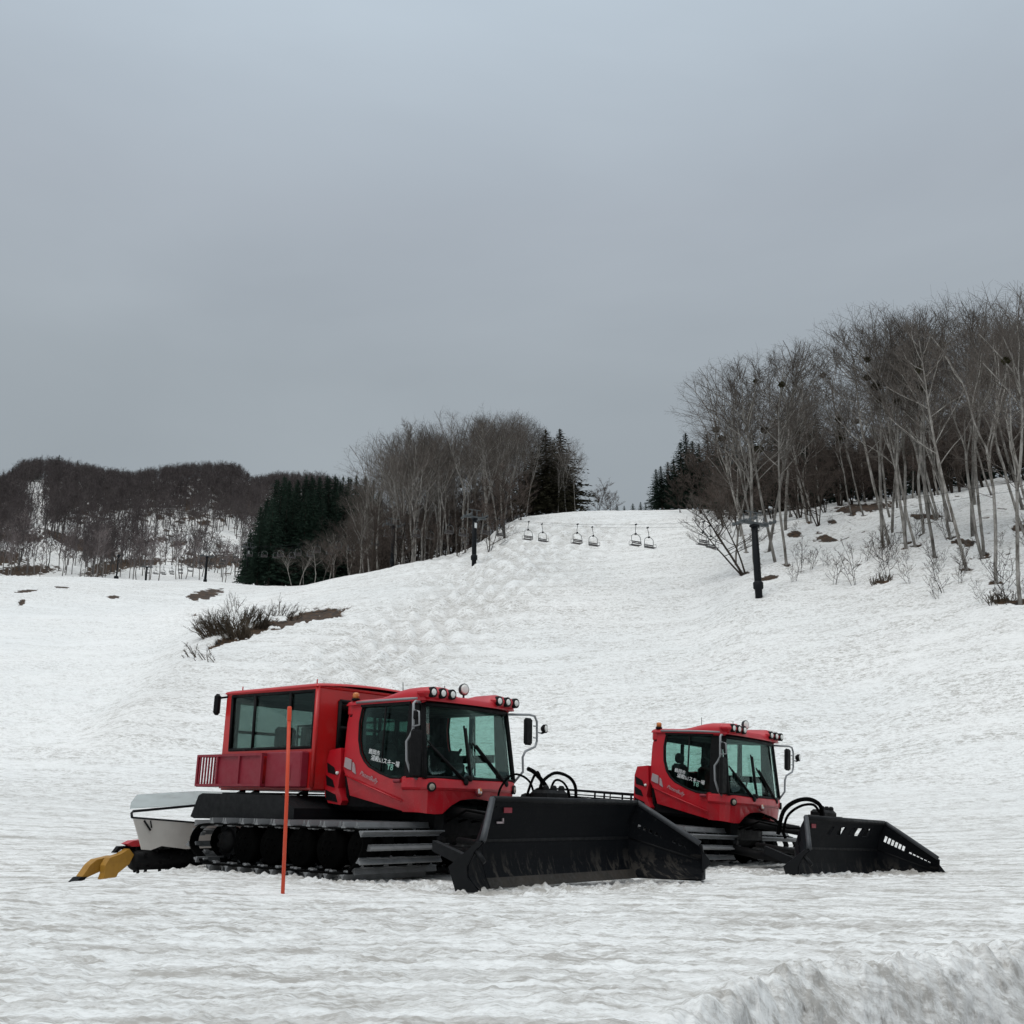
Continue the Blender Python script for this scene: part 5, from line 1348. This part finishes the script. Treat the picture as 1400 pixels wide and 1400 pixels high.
for i, s in enumerate(rope_s[1:]):
    p = D0 + DV*s; zt = rope_z[i+1]; zg = min(ground(p.x, p.y), zt-3.2); h = zt-zg
    o = empty('lift_tower', Matrix.Translation((p.x, p.y, zg)) @ Matrix.Rotation(lang, 4, 'Z')); tag(o, tl[i], 'lift tower', 'towers of the chairlift')
    b = MB(); b.tube([(0, 0, -.6), (0, 0, h*.5), (0, 0, h-.35)], [.30, .29, .25], 16); b.tube([(0, 0, .65), (0, 0, .75), (0, 0, 1.25), (0, 0, 1.35)], [.30, .41, .41, .30], 16); b.box((-.3, -.32, h-.55), (.3, .32, h-.33), ch=.04)
    for k in range(int((h-2)/.4)): b.box((-.33, -.16, 1.6+k*.4), (-.27, .16, 1.63+k*.4))
    b.build('post', M_['pylon'], o)
    c = MB(); c.box((-.12, -1.6, h-.36), (.12, 1.6, h-.10), ch=.03)
    for sy in (-1, 1):
        c.box((-.05, sy*1.15-.03, h-.1), (.05, sy*1.15+.03, h+.45)); c.box((-.05, sy*.35-.04, h-.1), (.05, sy*.35+.04, h+.75))
    c.box((-.04, -.9, h+.70), (.04, .9, h+.78)); c.build('crossarm', M_['pylon_grey'], o)
    for sy in (-1, 1):
        w = MB(); w.box((-1.3, sy*1.15-.04, h-.24), (1.3, sy*1.15+.04, h-.16), ch=.01)
        for x_ in (-1.2, -.72, -.24, .24, .72, 1.2): w.lathe([(.09, -.045), (.17, -.05), (.13, 0), (.17, .05), (.09, .045)], (x_, sy*1.15, h-.19), (0, 1, 0), 14)
        w.build('sheave_train', M_['pylon_grey'], o)
    if i in (1, 3):
        pl = MB(); pl.box((-.16, -.28, h-1.65), (.16, -.265, h-1.0)); pl.box((-.33, -.16, h-1.65), (-.315, .16, h-1.0)); pl.build('number_plate', M_['white'], o)
def make_chair():
    root = empty('lift_chair', Matrix.Identity(4))
    a = MB(); a.tube([(0, 0, .05), (0, .02, -.25), (.0, .10, -.55), (0, .10, -.95)], .028, 6); a.box((-.14, -.06, -.05), (.14, .06, .07), ch=.02); a.box((-.12, .02, -1.02), (.12, .18, -.86), ch=.03); a.build('hanger', M_['pylon'], root)
    f = MB()
    for s_ in (-1, 1): f.tube([(0, .10, -.93), (.0, .10+s_*.30, -1.0), (0, .10+s_*.52, -1.18), (-.05, .10+s_*.55, -1.6), (-.1, .10+s_*.55, -1.98), (.35, .10+s_*.55, -2.02)], .030, 6)
    for s_ in (-1, 1): f.tube([(-.05, .10+s_*.55, -1.62), (.36, .10+s_*.55, -1.66), (.36, .10+s_*.55, -2.0)], .02, 6)
    f.build('chair_frame', M_['chair_frame'], root)
    b = MB()
    for k in range(5): b.box((-.08+.10*k, -.46, -2.03), (0.0+.10*k, .66, -1.985), ch=.01)
    b.build('seat', M_['chair_seat'], root)
    b = MB()
    for k in range(2): b.box((-.115, -.44, -1.92+.15*k), (-.075, .64, -1.81+.15*k), ch=.01)
    b.build('backrest', M_['chair_seat'], root)
    return root
proto = make_chair(); first = True
def s_of(px, side):
    lo, hi = .0, .4
    for _ in range(40):
        m = (lo+hi)/2; q = rope_pt(m, side)
        if px_of(q.x, q.y, q.z-1.2)[0] > px: lo = m
        else: hi = m
    return lo
chair_s = [(s_of(p_, -1), -1) for p_ in (963, 870, 790, 723)] + [(s_of(p_, 1), 1) for p_ in (971, 886, 810, 741)]
chair_s += [(chair_s[3][0] + .0662*(k+1), -1) for k in range(21)] + [(chair_s[7][0] + .0662*(k+1), 1) for k in range(21)]
names = {(-1, 0): 'empty chairlift chair beside the lift tower of the right wood, left one of two', (1, 0): 'empty chairlift chair closest to the lift tower of the right wood',
         (-1, 1): 'empty chairlift chair over the piste, higher one of the pair next to the right wood', (1, 1): 'empty chairlift chair over the piste, lower one of the pair next to the right wood',
         (-1, 2): 'empty chairlift chair over the piste, higher one of the middle pair', (1, 2): 'empty chairlift chair over the piste, lower one of the middle pair',
         (-1, 3): 'empty chairlift chair over the piste closest to the lift tower with white plate', (1, 3): 'empty chairlift chair over the moguls, right one of the pair near the middle wood'}
cnt = {-1: 0, 1: 0}
for s, side in chair_s:
    k = cnt[side]; cnt[side] += 1
    if first: o = proto; first = False
    else:
        o = proto.copy(); COL.objects.link(o)
        for ch in [c for c in proto.children]:
            d = ch.copy(); COL.objects.link(d); d.parent = o
    q = rope_pt(s, side)
    o.matrix_world = Matrix.Translation(q) @ Matrix.Rotation(lang + (math.pi if side > 0 else 0), 4, 'Z') @ Matrix.Rotation(random.uniform(-.03, .03), 4, 'Y')
    if s < .506: lab = 'small empty chairlift chair hanging before the grey trunks of the middle wood'
    elif s < 1.0: lab = 'tiny empty chairlift chair hanging before the dark conifer grove'
    else: lab = 'tiny empty chairlift chair far off before the bare left hill'
    tag(o, names.get((side, k), lab), 'lift chair', 'empty chairs of the chairlift')

# ------------------------------------------------------------------ posts far off on the snow, shrubs on the brown bank
pp = MB(); pp.tube([(0, 0, -.5), (0, 0, 4.6)], .13, 8); pp.box((-.35, -.3, -.2), (.35, .3, .9), ch=.08); pp.box((-.22, -.2, 4.4), (.22, .2, 4.9), ch=.05)
po = pp.build('lamp_post', M_['pylon']); a = float(col_az(160)); po.location = (196*math.sin(a), 196*math.cos(a), ground(196*math.sin(a), 196*math.cos(a))-.3)
tag(po, 'thin grey post on the far left snow crest left of the short tower', 'post')
def shrub(name, n, wid, hgt, lean, seed, label, px, row, mat='bush'):
    r_ = random.Random(seed); S = []
    x, y, r = seen(px, row, 45)
    for k in range(n):
        t = r_.uniform(-1, 1); p = Vector((t*wid, r_.gauss(0, .35), 0)); p.z = ground(x+p.x, y+p.y) - ground(x, y) - .1
        d = Vector((lean + t*.35 + r_.gauss(0, .35), r_.gauss(0, .3), 1)).normalized(); L = hgt*r_.uniform(.45, 1.1)*(1-.25*abs(t))
        m = 5; pts = [p]
        for i in range(m):
            d = (d + Vector((r_.gauss(0, .13), r_.gauss(0, .13), .05))).normalized(); q = pts[-1] + d*L/m
            S.append((tuple(pts[-1]), tuple(q), .028*(1-i/m)+.010, .028*(1-(i+1)/m)+.010)); pts.append(q)
        for j in range(11):
            i = r_.randrange(1, m); b_ = pts[i].lerp(pts[i+1], r_.random()); d2 = (d + Vector((r_.gauss(0, .5), r_.gauss(0, .5), r_.gauss(.1, .3)))).normalized(); e = b_ + d2*L*r_.uniform(.12, .32)
            S.append((tuple(b_), tuple(e), .010, .006))
            for j2 in range(2): d3 = (d2 + Vector((r_.gauss(0, .5), r_.gauss(0, .5), r_.gauss(.1, .3)))).normalized(); b3 = b_.lerp(e, r_.uniform(.3, .9)); S.append((tuple(b3), tuple(b3 + d3*L*.12), .007, .005))
    A = [np.array([q[i] for q in S]) for i in range(4)]
    V, F, _ = seg_mesh('s', *A, None, None, n=3)
    o = obj(name, np_mesh(name, V, F, [M_[mat]]), None, Matrix.Translation((x, y, ground(x, y)))); tag(o, label, 'shrub', 'leafless shrubs round the brown bank')
shrub('shrub', 190, 1.9, 2.3, -.75, 5, 'dense brown leafless shrub at the left end of the bare brown bank', 312, 872)
shrub('shrub', 90, 1.1, 1.9, .55, 6, 'brown leafless shrub leaning right in the middle of the brown bank', 345, 858)
shrub('shrub', 34, 1.5, 1.9, .1, 8, 'sparse thin twigs sticking out of the snow above the brown bank', 385, 842)
shrub('shrub', 9, 1.3, 1.3, -.8, 9, 'sparse flattened twigs in the snow below the dense shrub', 272, 898)
shrub('shrub', 6, .9, 1.0, -.8, 10, 'small loose twigs lowest on the snow below the dense shrub', 285, 905)
shrub('shrub', 8, .5, 2.3, 0., 11, 'few upright thin twigs standing above the dense shrub', 318, 838)
shrub('shrub', 40, 1.0, 1.0, 0., 12, 'reddish low tuft of twigs on the snow before the right wood', 1371, 824)
shrub('shrub', 36, .8, .8, 0., 13, 'small reddish tuft between the saplings before the right wood', 1204, 797)

# ------------------------------------------------------------------ sky, light, camera
SUN_EL, SUN_ROT = 60, -150
w = bpy.data.worlds.new('World'); scene.world = w; w.use_nodes = True; nt = w.node_tree; bg = nt.nodes['Background']
sky = N(nt, 'ShaderNodeTexSky', sky_type='NISHITA'); sky.sun_disc = False; sky.sun_elevation = R(SUN_EL); sky.sun_rotation = R(SUN_ROT); sky.air_density = 1.2; sky.dust_density = 4.
tc = N(nt, 'ShaderNodeTexCoord'); sep = N(nt, 'ShaderNodeSeparateXYZ'); nt.links.new(tc.outputs['Generated'], sep.inputs[0])
rr = N(nt, 'ShaderNodeValToRGB'); e = rr.color_ramp.elements
stops = [(0., (3.0, 3.38, 3.60)), (.22, (3.2, 3.6, 3.88)), (.38, (3.55, 4.0, 4.36)), (.52, (4.15, 4.65, 5.2)), (.68, (5.15, 6.0, 6.8)), (.85, (12.5, 13.3, 13.6)), (1., (17.5, 18.4, 18.7))]
e[0].position = 0; e[0].color = (*stops[0][1], 1); e[1].position = 1; e[1].color = (*stops[-1][1], 1)
for p, c in stops[1:-1]: k = e.new(p); k.color = (*c, 1)
nt.links.new(sep.outputs['Z'], rr.inputs[0])
mp = N(nt, 'ShaderNodeMapping'); mp.inputs['Scale'].default_value = (1, 1, 2.6); nt.links.new(tc.outputs['Generated'], mp.inputs[0])
cn = noise(nt, mp.outputs[0], 1.7, 5, .5, .4)
cl = mixc(nt, 1., rr.outputs[0], ramp(nt, cn, .25, (.90, .90, .905), .75, (1.09, 1.085, 1.08)), 'MULTIPLY')
mx = mixc(nt, .04, cl, sky.outputs[0])
nt.links.new(mx, bg.inputs[0]); bg.inputs[1].default_value = .1
sl = bpy.data.lights.new('sun', 'SUN'); sl.energy = .8; sl.angle = R(30); sl.color = (1, .96, .91)
so = bpy.data.objects.new('sun', sl); COL.objects.link(so)
az_s = R(-150)
sd = Vector((math.sin(az_s)*math.cos(R(SUN_EL)), math.cos(az_s)*math.cos(R(SUN_EL)), math.sin(R(SUN_EL))))
so.rotation_euler = sd.to_track_quat('Z', 'Y').to_euler()
cam = bpy.data.cameras.new('camera'); co = bpy.data.objects.new('camera', cam); COL.objects.link(co)
co.location = (0, 0, CAMZ); co.rotation_euler = (R(90) + PITCH, 0, 0)
cam.sensor_fit = 'HORIZONTAL'; cam.sensor_width = 36; cam.lens = 36; cam.clip_start = .05; cam.clip_end = 5000
scene.camera = co
scene.view_settings.view_transform = 'Standard'; scene.view_settings.look = 'None'; scene.view_settings.exposure = 0; scene.view_settings.gamma = 1
scene.cycles.max_bounces = 8; scene.cycles.transparent_max_bounces = 16; scene.cycles.diffuse_bounces = 3; scene.cycles.glossy_bounces = 3
scene.cycles.use_denoising = True
